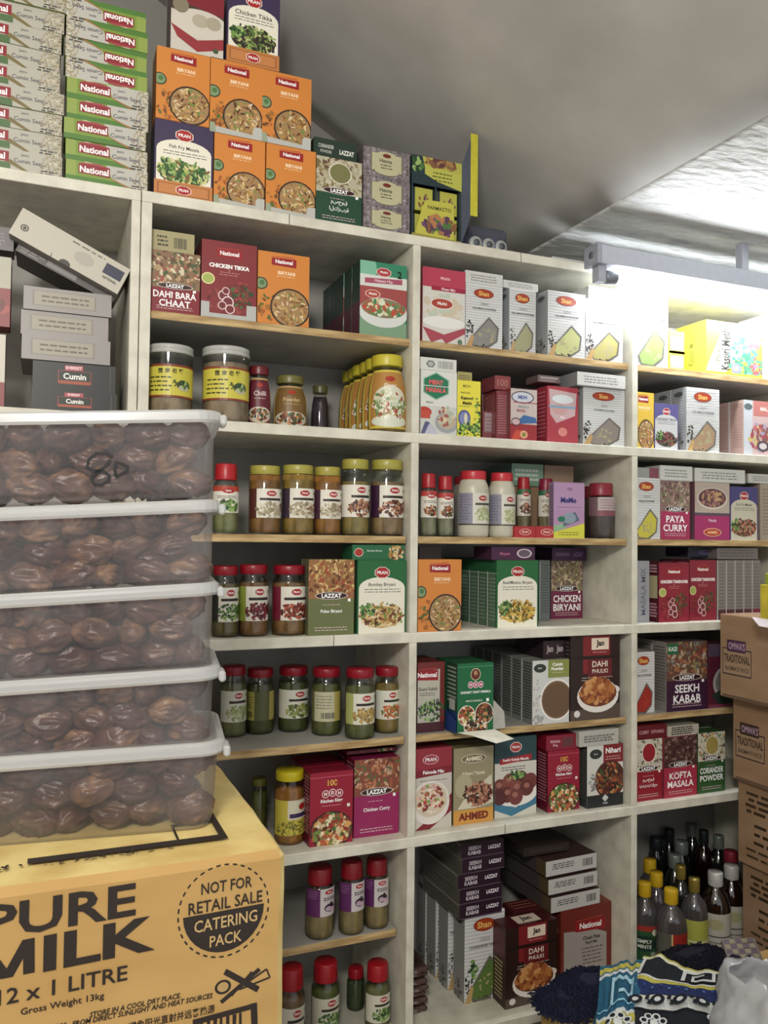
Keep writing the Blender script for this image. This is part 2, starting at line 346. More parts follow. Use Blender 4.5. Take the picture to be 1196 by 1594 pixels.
D_MDHG = [R(0, 0, 1, 1, '0E6A3A'), R(0, .95, 1, .96, '4A9A6A'), E(.5, .84, .14, .09, 'E0D8A8'), E(.5, .84, .125, .08, '6A2A18'), E(.5, .86, .05, .035, 'C08A60')]+sum([[E(.36+i*.14, .69, .075, .05, 'F4E4E8', 14), E(.36+i*.14, .69, .062, .04, 'B8305A', 14), T('MDH'[i], .36+i*.14, .69, .04, 'FFFFFF', .1, .03)] for i in range(3)], [])+[
         T('CHUNKY CHAT MASALA', .5, .585, .036, 'FFFFFF', .84, .03), T('MIRCH MASALA', .46, .46, .028, 'E8F0E0', .5, .01), R(.8, .44, .87, .485, 'FFFFFF'), E(.25, .25, .24, .15, 'E8DCC8'), E(.25, .25, .22, .135, 'B0502A'), E(.74, .27, .26, .16, 'E8DCC8'), E(.74, .27, .24, .145, '5A3018'), E(.5, .08, .33, .14, 'E0D4C4'),
         B(.25, .25, .2, .12, SALAD, 60, .05, 3, 1.4), B(.74, .27, .22, .13, DARKR, 60, .05, 4, 1.4), B(.5, .07, .3, .11, DARKR+['E8D8C0'], 70, .05, 5, 1.4)]
D_CUMINP = [R(0, 0, 1, 1, 'D4D6D2'), R(.42, .72, 1, 1, '8A9444'), T('Cumin', .68, .93, .055, 'FFFFFF', .34, .03), T('Powder', .68, .86, .055, 'FFFFFF', .36, .03), Ln(.5, .8, .9, 'D8DCB0', 1, .03, .004), E(.2, .88, .17, .07, '2E3A30', 12), T('Spice', .2, .88, .035, 'D8DCD0', .22, .02),
            E(.66, .37, .46, .33, 'F2F0EA', 34), E(.66, .37, .415, .298, '7E6242', 34), E(.66, .37, .38, .27, '6E5236', 30), B(.12, .45, .1, .25, ['B8BAB8'], 16, .04, 3), B(.15, .08, .15, .06, ['A8AAA6'], 20, .05, 4)]
D_NIHARI = [R(0, 0, 1, 1, 'D8D8D0'), R(.45, .7, 1, 1, '8A1E24'), T('Nihari', .72, .9, .09, 'FFFFFF', .46, .03), Ln(.5, .8, .95, 'E0B0B0', 2, .04, .006), E(.24, .86, .17, .08, '2E3630', 12), T('Spice', .24, .86, .035, 'D8DCD0', .24, .02), E(.63, .43, .42, .31, '5A2018', 30), B(.63, .43, .36, .26, DARKR, 110, .06, 8, 1.8),
            R(0, 0, 1, .2, '1E2424'), E(.5, .14, .09, .06, 'C8D0C8', 4), T('Halal', .5, .06, .035, 'C8D0C8', .4, .01), B(.15, .4, .12, .15, ['9A9C98', '7A7C78'], 20, .04, 9)]
D_AHMED = [R(0, 0, 1, 1, '9C9270'), E(.5, .85, .32, .06, 'D8CDB0'), E(.5, .85, .3, .05, '7A6E4E'), T('AHMED', .5, .85, .055, 'F4EAD0', .5, .04), T('Nihari Masala', .5, .66, .045, 'F0EAD0', .6, .015), E(.25, .5, .22, .16, 'B4AA86'), P([(.1, .2), (.3, .36), (.95, .62), (1, .25), (.6, .2)], 'D8D0B8'),
           B(.6, .38, .36, .15, KEBAB, 130, .07, 6, 2.4), R(0, 0, 1, .19, 'D89A3C'), T('AHMED', .5, .1, .1, '7A1E14', .9, .05)]
D_FALOODA = [R(0, 0, 1, 1, 'CFC9BC'), R(0, .72, 1, 1, 'A02A3A'), E(.42, .86, .22, .06, 'E8C0C8'), E(.42, .86, .2, .053, 'A83244'), T('PRAN', .42, .86, .045, 'FFFFFF', .3, .02), P([(0, .64), (1, .68), (1, .77), (0, .73)], '8A1828'), T('Falooda Mix', .5, .705, .045, 'FFFFFF', .8, .03), Ln(.1, .6, .9, '8A8478', 1, .03, .005),
             P([(0, 0), (.4, 0), (1, .2), (1, .42), (.3, .1)], '8A1E2C'), E(.42, .33, .52, .27, 'E8E0D8', 30), E(.42, .36, .45, .21, 'D8C8B0', 30), B(.42, .37, .38, .17, ['C83A3A', '8AAA4A', 'E8C8A0', '8A2A2A', 'F0E0D0', 'E0A0A0', 'A86A3A'], 110, .055, 7, 1.5)]
D_MEAT = [R(0, 0, 1, 1, 'D6D4C6'), R(0, .68, 1, 1, '26484E'), E(.5, .87, .15, .07, 'E8D0C8', 8, .39), E(.5, .87, .13, .06, 'B8343A', 8, .39), T('PRAN', .5, .87, .032, 'FFFFFF', .2, .02), P([(.12, .66), (.88, .70), (.88, .77), (.12, .73)], 'B02028'), T('Seekh Kebab Masala', .5, .715, .035, 'FFFFFF', .7, .02), Ln(.15, .62, .8, '5A5A50', 2, .03, .005),
          P([(0, .1), (.4, .0), (1, .12), (1, .3), (.5, .1), (0, .22)], '3A7A9A'), E(.5, .28, .52, .16, 'E8E4DC', 28)]+[E(x, y, .17, .105, c, 18) for (x, y, c) in ((.12, .38, '7A3A34'), (.35, .44, '8A463C'), (.62, .46, '5A2A28'), (.85, .42, '7A3A34'), (.3, .28, '6A302C'), (.52, .34, '8A463C'), (.76, .34, '6A302C'), (.5, .24, '7A3A38'), (.12, .26, '5A2A28'))]+[E(x, y, .07, .035, 'A86A5C', 10) for (x, y) in ((.1, .41), (.33, .47), (.3, .31), (.52, .37), (.76, .37), (.48, .27))]+[B(.5, .52, .2, .04, GREENS, 20, .05, 3)]
D_MOMO = [R(0, 0, 1, 1, 'B58AB4'), R(0, .5, 1, .97, 'B890BA'), E(.52, .88, .1, .03, 'A070A0'), T('MoMo', .48, .68, .1, '1E2A7A', .66, .05), R(.1, .55, .9, .557, '6A4A7A'), P([(0, 0), (1, 0), (1, .27), (0, .1)], 'D8D438'), P([(0, .1), (.4, .19), (.4, .27), (0, .22)], '8ABA8A'), P([(.3, .2), (.85, .32), (.7, .47), (.35, .4)], '5A6E80'), E(.5, .36, .22, .1, '8A9AA8', 14), E(.25, .34, .12, .05, '1E7A5A', 14), Ln(.15, .1, .85, '6A6A20', 2, .04, .006)]
D_PRANSOUP = [R(0, 0, 1, 1, '2F8A66'), E(0, .9, .35, .25, '7AC0A0'), R(0, .66, 1, .82, 'D8DCD4'), P([(.1, .7), (.9, .73), (.9, .80), (.1, .77)], 'B05068'), T('Haleem Mix', .5, .75, .04, 'F0D0D8', .6, .02), R(0, .3, 1, .66, 'A84A48'), E(.5, .87, .17, .065, 'E8C0B8', 8, .39), E(.5, .87, .15, .055, 'B8343A', 8, .39), T('PRAN', .5, .87, .032, 'FFFFFF', .22, .02),
              E(.27, .56, .17, .06, 'F0C8B8', 8, .39), E(.27, .56, .15, .052, 'B8483A', 8, .39), T('PRAN', .27, .56, .032, 'FFFFFF', .22, .02), P([(0, 0), (1, 0), (1, .2), (0, .3)], '7AA080'), E(.5, .32, .52, .2, 'D8DCD8', 30), E(.5, .38, .47, .13, '8A7A5A', 30), B(.5, .38, .42, .1, ['C84A3A', '3A8A5A', 'E0D0A0', 'A85A3A', 'D8E0C8', '6A8A4A'], 90, .06, 5, 1.5), T('2', .84, .86, .1, '16201A', .1, .03)]
D_PRANPINK = [R(0, 0, 1, 1, 'D4D2CA'), R(0, .74, 1, 1, 'C03A56'), R(.2, .70, 1, .76, 'A82040'), T('Kheer Mix', .6, .73, .035, 'F4E0E4', .6, .02), T('PRAN', .52, .87, .04, 'F0C8D0', .3, .02), B(.45, .45, .45, .18, ['D8D0C0', 'C0CAB8', 'CFC0A8'], 60, .09, 4, 1.3), E(.45, .53, .27, .075, 'F0E0DC', 20), E(.45, .53, .25, .065, 'B4402E', 20), T('PRAN', .45, .53, .04, 'FFFFFF', .3, .02),
              E(.5, .28, .5, .08, 'E6E6E0', 24), P([(0, .2), (.5, .12), (1, .24), (1, .16), (.55, .0), (.45, .06), (.2, .0)], 'B04454'), E(.88, .04, .06, .04, '5A7A5A', 6)]
D_PRANRED = [R(0, 0, 1, 1, 'CFC8BC'), R(0, .62, 1, 1, '8A2430'), E(.25, .93, .16, .06, 'D88890'), E(.25, .93, .145, .052, '8A2430'), T('PRAN', .25, .93, .035, 'E8C0C0', .2, .02), P([(0, .9), (0, .6), (1, .52), (1, .62), (.3, .72)], '4A3A30'), E(.55, .45, .56, .22, 'D4CEC0', 24), E(.18, .68, .15, .12, '8A7E68'), E(.55, .5, .16, .1, 'B8AE98', 16), E(.8, .5, .15, .1, 'B0A68E', 16),
             P([(0, .38), (.5, .2), (1, .3), (1, .14), (.5, .03), (.12, .2)], 'A03038'), E(.85, .1, .06, .04, '3A5A3A', 6)]
D_METHI = [R(0, 0, 1, 1, 'E8DC3A'), T('MDH', .4, .9, .05, '8A7A30', .6, .02), T('PEACOCK', .35, .78, .03, '2A2A18', .6, .02), T('Kasoori', .42, .69, .06, '101010', .8, .04), T('Methi', .42, .6, .06, '101010', .7, .04), Ln(.05, .54, .6, '3A8A3A', 1, .03, .006), E(.3, .33, .27, .15, '5A5E9A'), E(.3, .33, .2, .11, '8088B8'), E(.36, .33, .07, .1, 'D8D4B0', 10),
           B(.5, .12, .5, .14, GREENS+['8ABA4A'], 90, .06, 3, 1.6), B(.85, .4, .14, .3, GREENS+['9AC85A'], 40, .05, 4, 1.6)]
D_MEATM = [R(0, 0, 1, 1, 'DADCD4'), R(0, 0, 1, .45, 'C8CCC4'), E(.42, .76, .42, .22, '9AC0A8', 6, .52), E(.42, .76, .38, .2, '1E7A56', 6, .52), T('MEAT', .42, .82, .075, 'E85A60', .72, .05), R(.05, .755, .8, .765, 'F0E0E0'), T('MASALA', .42, .7, .075, 'E85A60', .72, .05), T('Mughal', .25, .5, .04, '6A7A70', .4, .01, .3), E(.1, .35, .2, .08, 'C03A30'), R(0, .25, .26, .37, 'C84A38'),
           E(.72, .2, .32, .16, '9A9EA6'), E(.72, .22, .26, .12, 'B8A890'), B(.7, .3, .22, .14, ['E0C8A0', 'C8C0A8', 'B0B8A0', 'A85A50'], 40, .06, 3, 1.5), P([(0, 0), (.12, .2), (.22, .2), (.45, 0)], '5A5A84'), P([(.1, 0), (.22, .16), (.3, .16), (.5, 0)], 'B8B8CC')]
D_TUNA = [R(0, 0, 1, 1, 'C8B8B4'), R(0, 0, 1, .32, 'A02A30'), E(.45, .84, .43, .12, '4A4450'), E(.45, .84, .39, .1, 'C8CCD8'), T('MDH', .45, .84, .07, '4A5AA8', .6, .05), R(.1, .73, 1, .745, 'B03038'), T('MASALA', .5, .66, .05, '8A9A9A', .8, .03), T('MIXED', .4, .58, .05, 'B0505A', .7, .03), P([(.1, .3), (.5, .5), (.95, .46), (1, .36), (.6, .34)], '3A6AA8'), E(.2, .36, .18, .08, '4A3A40', 16), E(.2, .36, .15, .06, 'C8A8A8', 16),
          P([(0, 0), (.2, .2), (.5, .2), (.3, 0)], 'C8442E'), E(.5, .12, .15, .08, 'E09A70', 14), E(.5, .12, .07, .04, '6A8A3A', 10)]
D_REDBAG = [R(0, 0, 1, 1, 'B03844'), P([(.05, .95), (.95, .9), (.9, .5), (.3, .35), (.1, .5)], 'C8A8AC'), E(.5, .78, .35, .08, 'D8E0E4', 14), E(.4, .6, .25, .1, 'C89A98', 12), R(.05, .62, .9, .66, '7AA0C0'), E(.5, .2, .15, .08, 'D88078', 12), T('Mix', .5, .46, .05, 'F0D8D8', .4, .02)]
D_CUMIN = [R(0, 0, 1, 1, '7A9A34'), R(0, 0, 1, .25, '4E8030'), R(0, .25, .12, 1, '8FA548'), P([(.48, 1), (1, 1), (1, 0), (.86, 0), (.56, .35)], 'BDBBB2'), B(.93, .5, .1, .6, SEEDS, 70, .022, 3, 2.6), P([(.5, .42), (.56, .38), (.84, -.02), (.78, -.02)], 'A86A3A'), P([(.25, 1), (.5, .9), (.5, .8), (.2, .98)], 'D8D4A8'),
           P([(.15, .42), (.53, .38), (.53, .86), (.15, .86)], '96202A'), T('National', .34, .62, .32, 'FFFFFF', .35, .03), P([(.15, .86), (.53, .86), (.4, .98), (.2, .94)], 'A8404A'), T('Cumin Seed', .73, .5, .2, '4A4858', .34, .01), T('Jeera', .66, .78, .15, '5A5868', .2, .01), Ln(.78, .18, .96, '3A3A3A', 2, .12, .03)]
D_CUMIN2 = [R(0, 0, 1, 1, 'B4B2A4'), R(0, 0, .38, .35, '4E7040'), P([(.3, .4), (.55, .0), (.62, 0), (.38, .5)], '7A6A3A'), P([(0, .42), (.36, .38), (.36, .86), (0, .86)], '96202A'), T('National', .14, .62, .32, 'FFFFFF', .35, .03), T('Cumin Seed', .6, .5, .2, '4A4858', .36, .01), T('Jeera', .55, .78, .15, '5A5868', .2, .01), B(.88, .5, .14, .6, SEEDS, 90, .022, 3, 2.6), Ln(.72, .18, .94, '3A3A3A', 2, .12, .03)]
D_HENNA = [R(0, 0, 1, 1, '7E7478'), B(.5, .5, .6, .6, ['8A8086', '6A6268', 'A09AA0', '5A5458', '968C90'], 170, .03, 5, 1.3), R(.16, .22, .84, .86, '6A6450'), R(.18, .24, .82, .84, 'BDBA92'), E(.5, .24, .28, .16, '6A6450', 20), E(.5, .26, .27, .15, 'BDBA92', 20), E(.5, .82, .2, .1, 'BDBA92', 20), E(.5, .78, .09, .07, '7A2A24', 14), T('Henna', .48, .6, .13, '4A4640', .36, .02), Ln(.36, .45, .64, '6A6848', 2, .1, .02)]
D_LCOR = d_lazzat(['C8C0A4', '9A8A60', 'B0A888', '6A4A34', '7A6A3A'], '1E4A34', ['مسحوق', 'الكزبرة'], 'E8ECE0', 11, '7A7A4A', .48, 'B8B298', .08)
D_FLATLCOR = [R(0, 0, 1, 1, '24382E'), T('CORIANDER', .28, .6, .2, 'D8DCD0', .36, .01), T('POWDER', .28, .32, .16, 'C8CCC0', .26, .01), T('LAZZAT', .76, .42, .26, 'E8E8E0', .34, .04)]
D_FLATGREY = [R(0, 0, 1, 1, 'D0D0CC'), R(0, 0, 1, .06, 'A8A8A4'), Ln(.12, .7, .85, '84847E', 3, .2, .04)]
D_FLATGREYBAR = [R(0, 0, 1, 1, 'C8C6C2'), Ln(.12, .72, .62, '5A5856', 3, .14, .035), BAR(.72, .25, .92, .75)]
D_EVER = [R(0, 0, 1, 1, '1C1C1C'), R(.3, .25, .7, .72, '9A3A24'), R(.31, .3, .69, .7, '141C18'), R(.31, .24, .69, .36, 'A84828'), T('Cumin', .5, .52, .22, 'F0F0E8', .3, .03), P([(.38, .72), (.6, .74), (.6, .92), (.38, .9)], 'B84858'), T('EVEREST', .49, .82, .11, 'F4D8DC', .2, .03), R(.93, .05, .94, .95, '4A4A48')]
D_PALE = [R(0, 0, 1, 1, '96908E'), R(.1, .2, .82, .85, '85807A'), R(.12, .24, .8, .82, 'A09A8A'), Ln(.18, .62, .78, '5E5852', 2, .2, .035)]
D_SEEKHEND = [R(0, 0, 1, 1, '2E1628'), T('SEEKH', .3, .66, .26, 'D8D0D8', .3, .02), T('KABAB', .3, .34, .26, 'D8D0D8', .3, .02), T('LAZZAT', .78, .55, .26, 'F0E8F0', .3, .04), R(0, 0, 1, .05, '6A5A68')]
def flat(bg, *ts): return [R(0, 0, 1, 1, bg)]+[T(t, x, .5, .35, c, .42, .02) for (t, x, c) in ts]
def sidel(bg='8A8A86', tx='5A5A56', band=None, bh=.2, white=None):
    L = [R(0, 0, 1, 1, bg), R(.0, 0, .05, 1, white or 'C8C8C4'), Ln(.15, .92, .95, tx, 18, .045, .012)]
    if band: L.append(R(0, 0, 1, bh, band))
    return L
def side_shan(): return stripes('B4B8BA', '9AA0A4', 24)+[E(.5, .9, .3, .04, '5A5E62', 12), B(.5, .15, .3, .12, ['5A5650', '8A867E'], 20, .1, 3)]
# ------------------------------------------------------------------ boxes
def carton(design, label, x0, w, y, z, h, d, side=None, top=None, base='9A9A94', cat='spice box', group=None, rz=0, flip=False, name='spice_box', rot=None, n=1, lab2=None, step=None):
    r = root(name, (x0, y, z), label, cat, group, rz, rot)
    link('carton_body', box_mesh(w, d, h, .0012, m=mat(base, .5, 0, .1)), r)
    p = Print()
    if design: p.add(design, w, h, lambda u, v, o: (u, -o, v), flip=flip)
    if side: p.add(side, d, h, lambda u, v, o: (-o, d-u, v))
    if top: p.add(top, w, d, lambda u, v, o: (u, v, h+o))
    if p.v: p.build('printed_design', r)
    for k in range(1, n):
        dup(r, (R_.uniform(-.001, .001), k*(step or d+.002), 0), short(lab2 or label+', behind')+', '+ORD[k], short(lab2 or label)+' row')
    return r
SH = {'top': .6100, 's2': .4017, 's3': .2103, 's4': .0036, 's5': -.188, 's6': -.3944, 's7': -.5903, 's8': -.7847, 'floor': -.99, 's9': -.985}
def bx(design, label, xl, xr, yt, row, Y=.016, d=.045, zb=None, **kw):
    z = SH[row] if zb is None else zb
    X0 = X_at(xl, Y, z+.04); X1 = X_at(xr, Y, z+.04); zt = Z_at(yt, X0, Y)
    carton(design, label, X0, X1-X0, Y, z, zt-z, d, **kw); return X0, X1, zt
# ------------------------------------------------------------------ jars
def cylpos(r, a0, a1, w, z0):
    def f(u, v, o):
        a = a0+(a1-a0)*u/w; return ((r+o)*math.sin(a), -(r+o)*math.cos(a), z0+v)
    return f
POW = {}
def powder(h):
    if h not in POW:
        c = [int(h[i:i+2], 16) for i in (0, 2, 4)]; d = ''.join('%02X' % int(x*.72) for x in c); POW[h] = two_tone('powder_'+h, d, h, 60, .9, .3, (1, 1, .5), 6, .3, .65, .002)
    return POW[h]
def lab_pran(bg='E4E0D2', side='3A1A2A', band='2A2018', food=SEEDS, title='PRAN', seed=1, top=None):
    L = [R(0, 0, 1, 1, bg)]
    if side: L.append(R(0, 0, .26, 1, side))
    if top: L.append(R(0, .75, 1, 1, top))
    L += [E(.62, .84, .13, .1, 'B5201F', 8, .39), T('PRAN', .62, .84, .065, 'FFFFFF', .18, .02), R(.34, .6, .9, .68, band), B(.6, .28, .34, .24, food, 80, .05, seed, 1.6), P([(.6, .3), (1, .55), (1, .2)], KEBAB[1] if food is SEEDS else food[0]), E(.92, .84, .04, .06, '8A9A5A', 10)]
    return L
def jar(kind, label, xl, xr, yt, row, Y=.06, cont='9A7A4A', lid='B8A848', lab=None, face=.45, cat='spice jar', fill=.86, yb=None, zb=None, name='spice_jar', group=None, n=1, step=.07, lab2=None, body=None, la=(.16, .62), opaque=None):
    z = SH[row] if zb is None else zb; xm = (xl+xr)/2
    if yb is not None: _, Y = onZ(xm, yb, z); Y += .03
    X = X_at(xm, Y, z+.05); dep = proj(X, Y, z+.05)[2]; r = (xr-xl)/2*dep/FPX; zt = Z_at(yt, X, Y-r*.5); h = zt-z
    rt = root(name, (X, Y, z), label, cat, group, -math.atan2(X, Y+DIST)*face)
    lm = mat(lid, .35, 0, .05); G = body or GLASS
    if kind == 'jar':
        bp = [(r*.9, 0), (r*.97, .003), (r, .01), (r, h*.74), (r*.95, h*.79), (r*.84, h*.83), (r*.84, h*.88)]; lp = [(r*.9, h*.87), (r*.93, h*.875), (r*.93, h*.985), (r*.88, h), (0.001, h)]; cp = [(r*.95, .003), (r*.96, .012), (r*.96, h*fill*.86), (0.001, h*fill*.88)]
    elif kind == 'sprinkler':
        bp = [(r*.9, 0), (r*.97, .003), (r, .01), (r, h*.66), (r*.93, h*.72), (r*.72, h*.77), (r*.72, h*.8)]; lp = [(r*.84, h*.77), (r*.86, h*.78), (r*.82, h*.985), (r*.76, h), (.001, h)]; cp = [(r*.95, .003), (r*.96, .012), (r*.96, h*fill*.76), (.001, h*fill*.78)]
    elif kind == 'tub':
        bp = [(r*.92, 0), (r*.98, .004), (r, .012), (r, h*.7), (r*.96, h*.77), (r*.8, h*.86), (r*.76, h*.88)]; lp = [(r*.8, h*.87), (r*.82, h*.875), (r*.82, h*.98), (r*.78, h), (.001, h)]; cp = None
    elif kind == 'wide':
        bp = [(r*.95, 0), (r, .004), (r, h*.89)]; lp = [(r*.99, h*.88), (r*1.02, h*.885), (r*1.02, h*.92), (r*.98, h*.93), (r*1.01, h*.94), (r*1.01, h*.985), (r*.96, h), (.001, h)]; cp = [(r*.95, .003), (r*.96, .012), (r*.96, h*fill*.89), (.001, h*fill*.9)]
    elif kind == 'honey':
        bp = [(r*.86, 0), (r*.96, .005), (r, .015), (r, h*.45), (r*.93, h*.62), (r*.76, h*.78), (r*.66, h*.84), (r*.66, h*.87)]; lp = [(r*.8, h*.86), (r*.82, h*.865), (r*.82, h*.98), (r*.78, h), (.001, h)]; cp = [(x*.96, max(.003, zz)) for x, zz in bp[:6]]+[(.001, h*.78)]
    bm_ = opaque and mat(opaque, .35, 0, .08) or G
    link('jar_body', lathe(bp, bm_, 32, cap=bool(opaque)), rt)
    if not opaque and cp: link('contents', lathe(cp, powder(cont), 24), rt)
    zr = (lp[1][1]-1e-4, lp[-2][1]-1e-4) if len(lp) == 5 else None
    link('lid', lathe(lp, lm, 64, ridges=1 if zr else 0, rd=r*.03, z0=zr), rt)
    if lab:
        lz0, lz1 = h*la[0], h*la[1]; arc = math.radians(75); lr = r+.0004; P_ = Print()
        if kind == 'honey':
            def pos(u, v, o, lr=lr, lz0=lz0, W=2*arc*lr):
                zz = lz0+v; rr = r
                for (ra, za), (rb, zb_) in zip(bp, bp[1:]):
                    if za <= zz <= zb_: rr = ra+(rb-ra)*(zz-za)/max(1e-6, zb_-za)
                a = -arc+2*arc*u/W; return ((rr+.0004+o)*math.sin(a), -(rr+.0004+o)*math.cos(a), zz)
            P_.add(lab, 2*arc*lr, lz1-lz0, pos, 16, 8)
        else: P_.add(lab, 2*arc*lr, lz1-lz0, cylpos(lr, -arc, arc, 2*arc*lr, lz0), 16)
        P_.build('label', rt)
    for k in range(1, n): dup(rt, (R_.uniform(-.003, .003), k*step, 0), short(lab2 or label+', behind')+', '+ORD[k], short(lab2 or label)+' row')
    return rt
# ================================================================== STRUCTURE
def sbox(name, x0, x1, y0, y1, z0, z1, m, parent=None, kind='structure', b=.0):
    me = box_mesh(x1-x0, y1-y0, z1-z0, b or .001, m=m); o = link(name, me, parent, (x0, y0, z0+CAMZ) if not parent else (x0, y0, z0))
    if not parent: tag(o, kind=kind)
    return o
sbox('floor', -1.6, 3.4, -3.2, .45, -CAMZ-.05, -CAMZ, FLOORM)
sbox('wall_back', -1.6, 3.4, .35, .45, -CAMZ, 1.9, two_tone('grey_plaster_shaded', '7C7A76', '92908A', 5, .85, .5, (1, 1, 1), 12, .3, .7, .006))  # shade on the wall above the shelves put into a darker plaster colour
sbox('wall_left', -1.7, -1.6, -3.2, .45, -CAMZ, 1.9, PLASTER)
sbox('wall_right', 3.4, 3.5, -3.2, .45, -CAMZ, 1.0, ROUGHPL)
FX, FZ, SL = 1.085, .700, .55
def gridmesh(name, f, nu, nv, m):
    vs = [f(i/nu, j/nv) for j in range(nv+1) for i in range(nu+1)]; fs = [(j*(nu+1)+i, j*(nu+1)+i+1, (j+1)*(nu+1)+i+1, (j+1)*(nu+1)+i) for j in range(nv) for i in range(nu)]
    return mesh_from(name, vs, fs, [m], smooth=True)
def ceil_slab(name, f, nu, nv, m, th=.06):
    me = gridmesh(name, f, nu, nv, m); o = link(name, me); tag(o, kind='structure')
    s = o.modifiers.new('s', 'SOLIDIFY'); s.thickness = th; s.offset = 1; return o
def fz(u, v):
    x = FX+u*(3.45-FX); y = .36-v*3.5; a = noise.noise(Vector((x*9, y*16, 0)))*.0016+noise.noise(Vector((x*26, y*50, 3)))*.0014
    return (x, y, CAMZ+FZ+a*min(1, u*60+.15))
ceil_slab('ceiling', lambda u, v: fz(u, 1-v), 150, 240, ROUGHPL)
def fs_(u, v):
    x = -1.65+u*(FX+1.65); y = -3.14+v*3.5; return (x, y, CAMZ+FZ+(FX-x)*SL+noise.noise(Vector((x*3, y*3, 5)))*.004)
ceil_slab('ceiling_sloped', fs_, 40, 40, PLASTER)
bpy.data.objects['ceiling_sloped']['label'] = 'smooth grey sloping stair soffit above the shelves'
# ---- shelving: one unit left, one unit right
DEP = .30
shL = root('shelving_unit', (0, 0, 0), 'white painted narrow shelving unit at the left edge, its side board against the wider one', 'shelving')
shR = root('shelving_unit', (0, 0, 0), 'white painted built-in shelving with three columns of compartments and raw wood middle shelves', 'shelving')
def board(par, name, x0, x1, z1, th, m, rec=0, mi=None):
    b = sbox(name, x0, x1, rec, DEP, z1-th, z1, m, par); return b
XR = 1.77
p1a, p1b = (.1345, .150), (.1515, .170)
def post(par, x0, x1, za, zb): return sbox('upright', x0, x1, 0.0005, DEP, za, zb, PAINT, par)
WT = .020
for (a, b) in ((SH['top']-WT, SH['s3']), (SH['s3']-WT, SH['s5']), (SH['s5']-WT, SH['s7']), (SH['s7']-WT, -CAMZ)):
    post(shR, .6796, .6961, b, a); post(shR, 1.2250, 1.2405, b, a)
post(shR, p1b[0], p1b[1], -CAMZ, SH['top']-WT); post(shR, XR-.016, XR, -CAMZ, SH['top']-WT)
post(shL, p1a[0], p1a[1], -CAMZ, SH['top']-WT); post(shL, -.75, -.734, -CAMZ, SH['top']-WT)
for k in ('top', 's3', 's5', 's7'):
    board(shR, 'shelf', p1b[0], XR, SH[k], WT, PAINT)
    board(shL, 'shelf', -.75, p1a[1], SH[k]-.0005, WT, PAINT)
# seams of the front lipping on the white shelves
for (k, xs) in (('top', (.42, .93)), ('s5', (.52,)), ('s7', (.9,))):
    for x in xs: sbox('joint', x, x+.0015, -.0006, 0.002, SH[k]-WT, SH[k]+.0003, mat('5A5850', .8), shR)
cells = ((.170, .6796), (.6961, 1.2250), (1.2405, XR-.016))
for k, cols in (('s2', (0, 1, 2)), ('s4', (0, 1, 2)), ('s6', (0, 1, 2)), ('s8', (0,))):
    for c in cols:
        rec = .014 if k != 's8' else .045; a, b = cells[c]
        if c < 2 and k in ('s4', 's6'): b -= .004
        if k == 's8': b -= .003
        o = board(shR, 'middle_shelf', a, b, SH[k], .0145, PAINT_SHADE, rec+.002)
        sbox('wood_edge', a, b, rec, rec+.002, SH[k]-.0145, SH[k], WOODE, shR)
board(shR, 'bottom_shelf', cells[0][0], cells[0][1], SH['s9'], .02, PAINT)
board(shR, 'bottom_shelf', cells[1][0], cells[1][1], SH['floor'], .02, PAINT)
board(shR, 'bottom_shelf', cells[2][0], cells[2][1], SH['floor'], .02, PAINT)
board(shL, 'bottom_shelf', -.734, p1a[0], SH['floor'], .02, PAINT)
sbox('back_panel', p1b[0], XR, DEP, DEP+.004, -CAMZ, SH['top'], PAINT_SHADE, shR)
sbox('back_panel', -.75, p1a[1], DEP, DEP+.004, -CAMZ, SH['top'], PAINT_SHADE, shL)
# ---- tube lamp
LYY = -.065
tx0 = X_at(930, LYY, .56); lz = Z_at(381, X_at(945, LYY, .6), LYY)
lamp = root('tube_lamp', (tx0, LYY, lz), 'glowing fluorescent tube lamp on a white metal batten along the top shelf', 'lamp')
mt = mat('B8BCC8', .35, 0, .05)
sbox('housing', .012, 1.12, .0, .045, -.040, 0, mt, lamp)
for xx in (.42, 1.0): sbox('bracket', xx, xx+.02, .012, .034, .0, FZ-lz, mt, lamp)
sbox('end_cap', 0, .012, -.002, .047, -.042, .002, mat('9EA2B0', .4), lamp)
me = lathe([(.008, 0), (.008, .002)], mat('6A6E7C', .4), 20); o = link('screw_hole', me, lamp, (-.001, .02, -.02)); o.rotation_euler = (0, math.pi/2, 0)
for xx in (.012, 1.09):
    sbox('lamp_holder', xx, xx+.02, .010, .034, -.076, -.040, mat('A8ACB8', .4), lamp)
me = lathe([(.013, 0), (.0148, .001), (.0148, .030), (.0135, .032)], mat('8E929C', .3, .6), 24); o = link('tube_cap', me, lamp, (.032, .021, -.062)); o.rotation_euler = (0, math.pi/2, 0)
em = bpy.data.materials.new('lit_tube'); em.use_nodes = True; b = em.node_tree.nodes['Principled BSDF']; b.inputs['Emission Color'].default_value = (.93, .97, 1, 1); b.inputs['Emission Strength'].default_value = TUBE_STRENGTH
me = lathe([(.0125, 0), (.0125, 1.02)], em, 16); o = link('tube', me, lamp, (.062, .021, -.062)); o.rotation_euler = (0, math.pi/2, 0)
# thin strip lying on the right of the top shelf
x0, _ = onY(905, 405, .03); carton(None, 'thin white strip lying at the right end of the top shelf behind the lamp', x0-.09, .25, .01, SH['top'], .008, .03, base='C8CAC8', cat='strip', name='thin_strip')
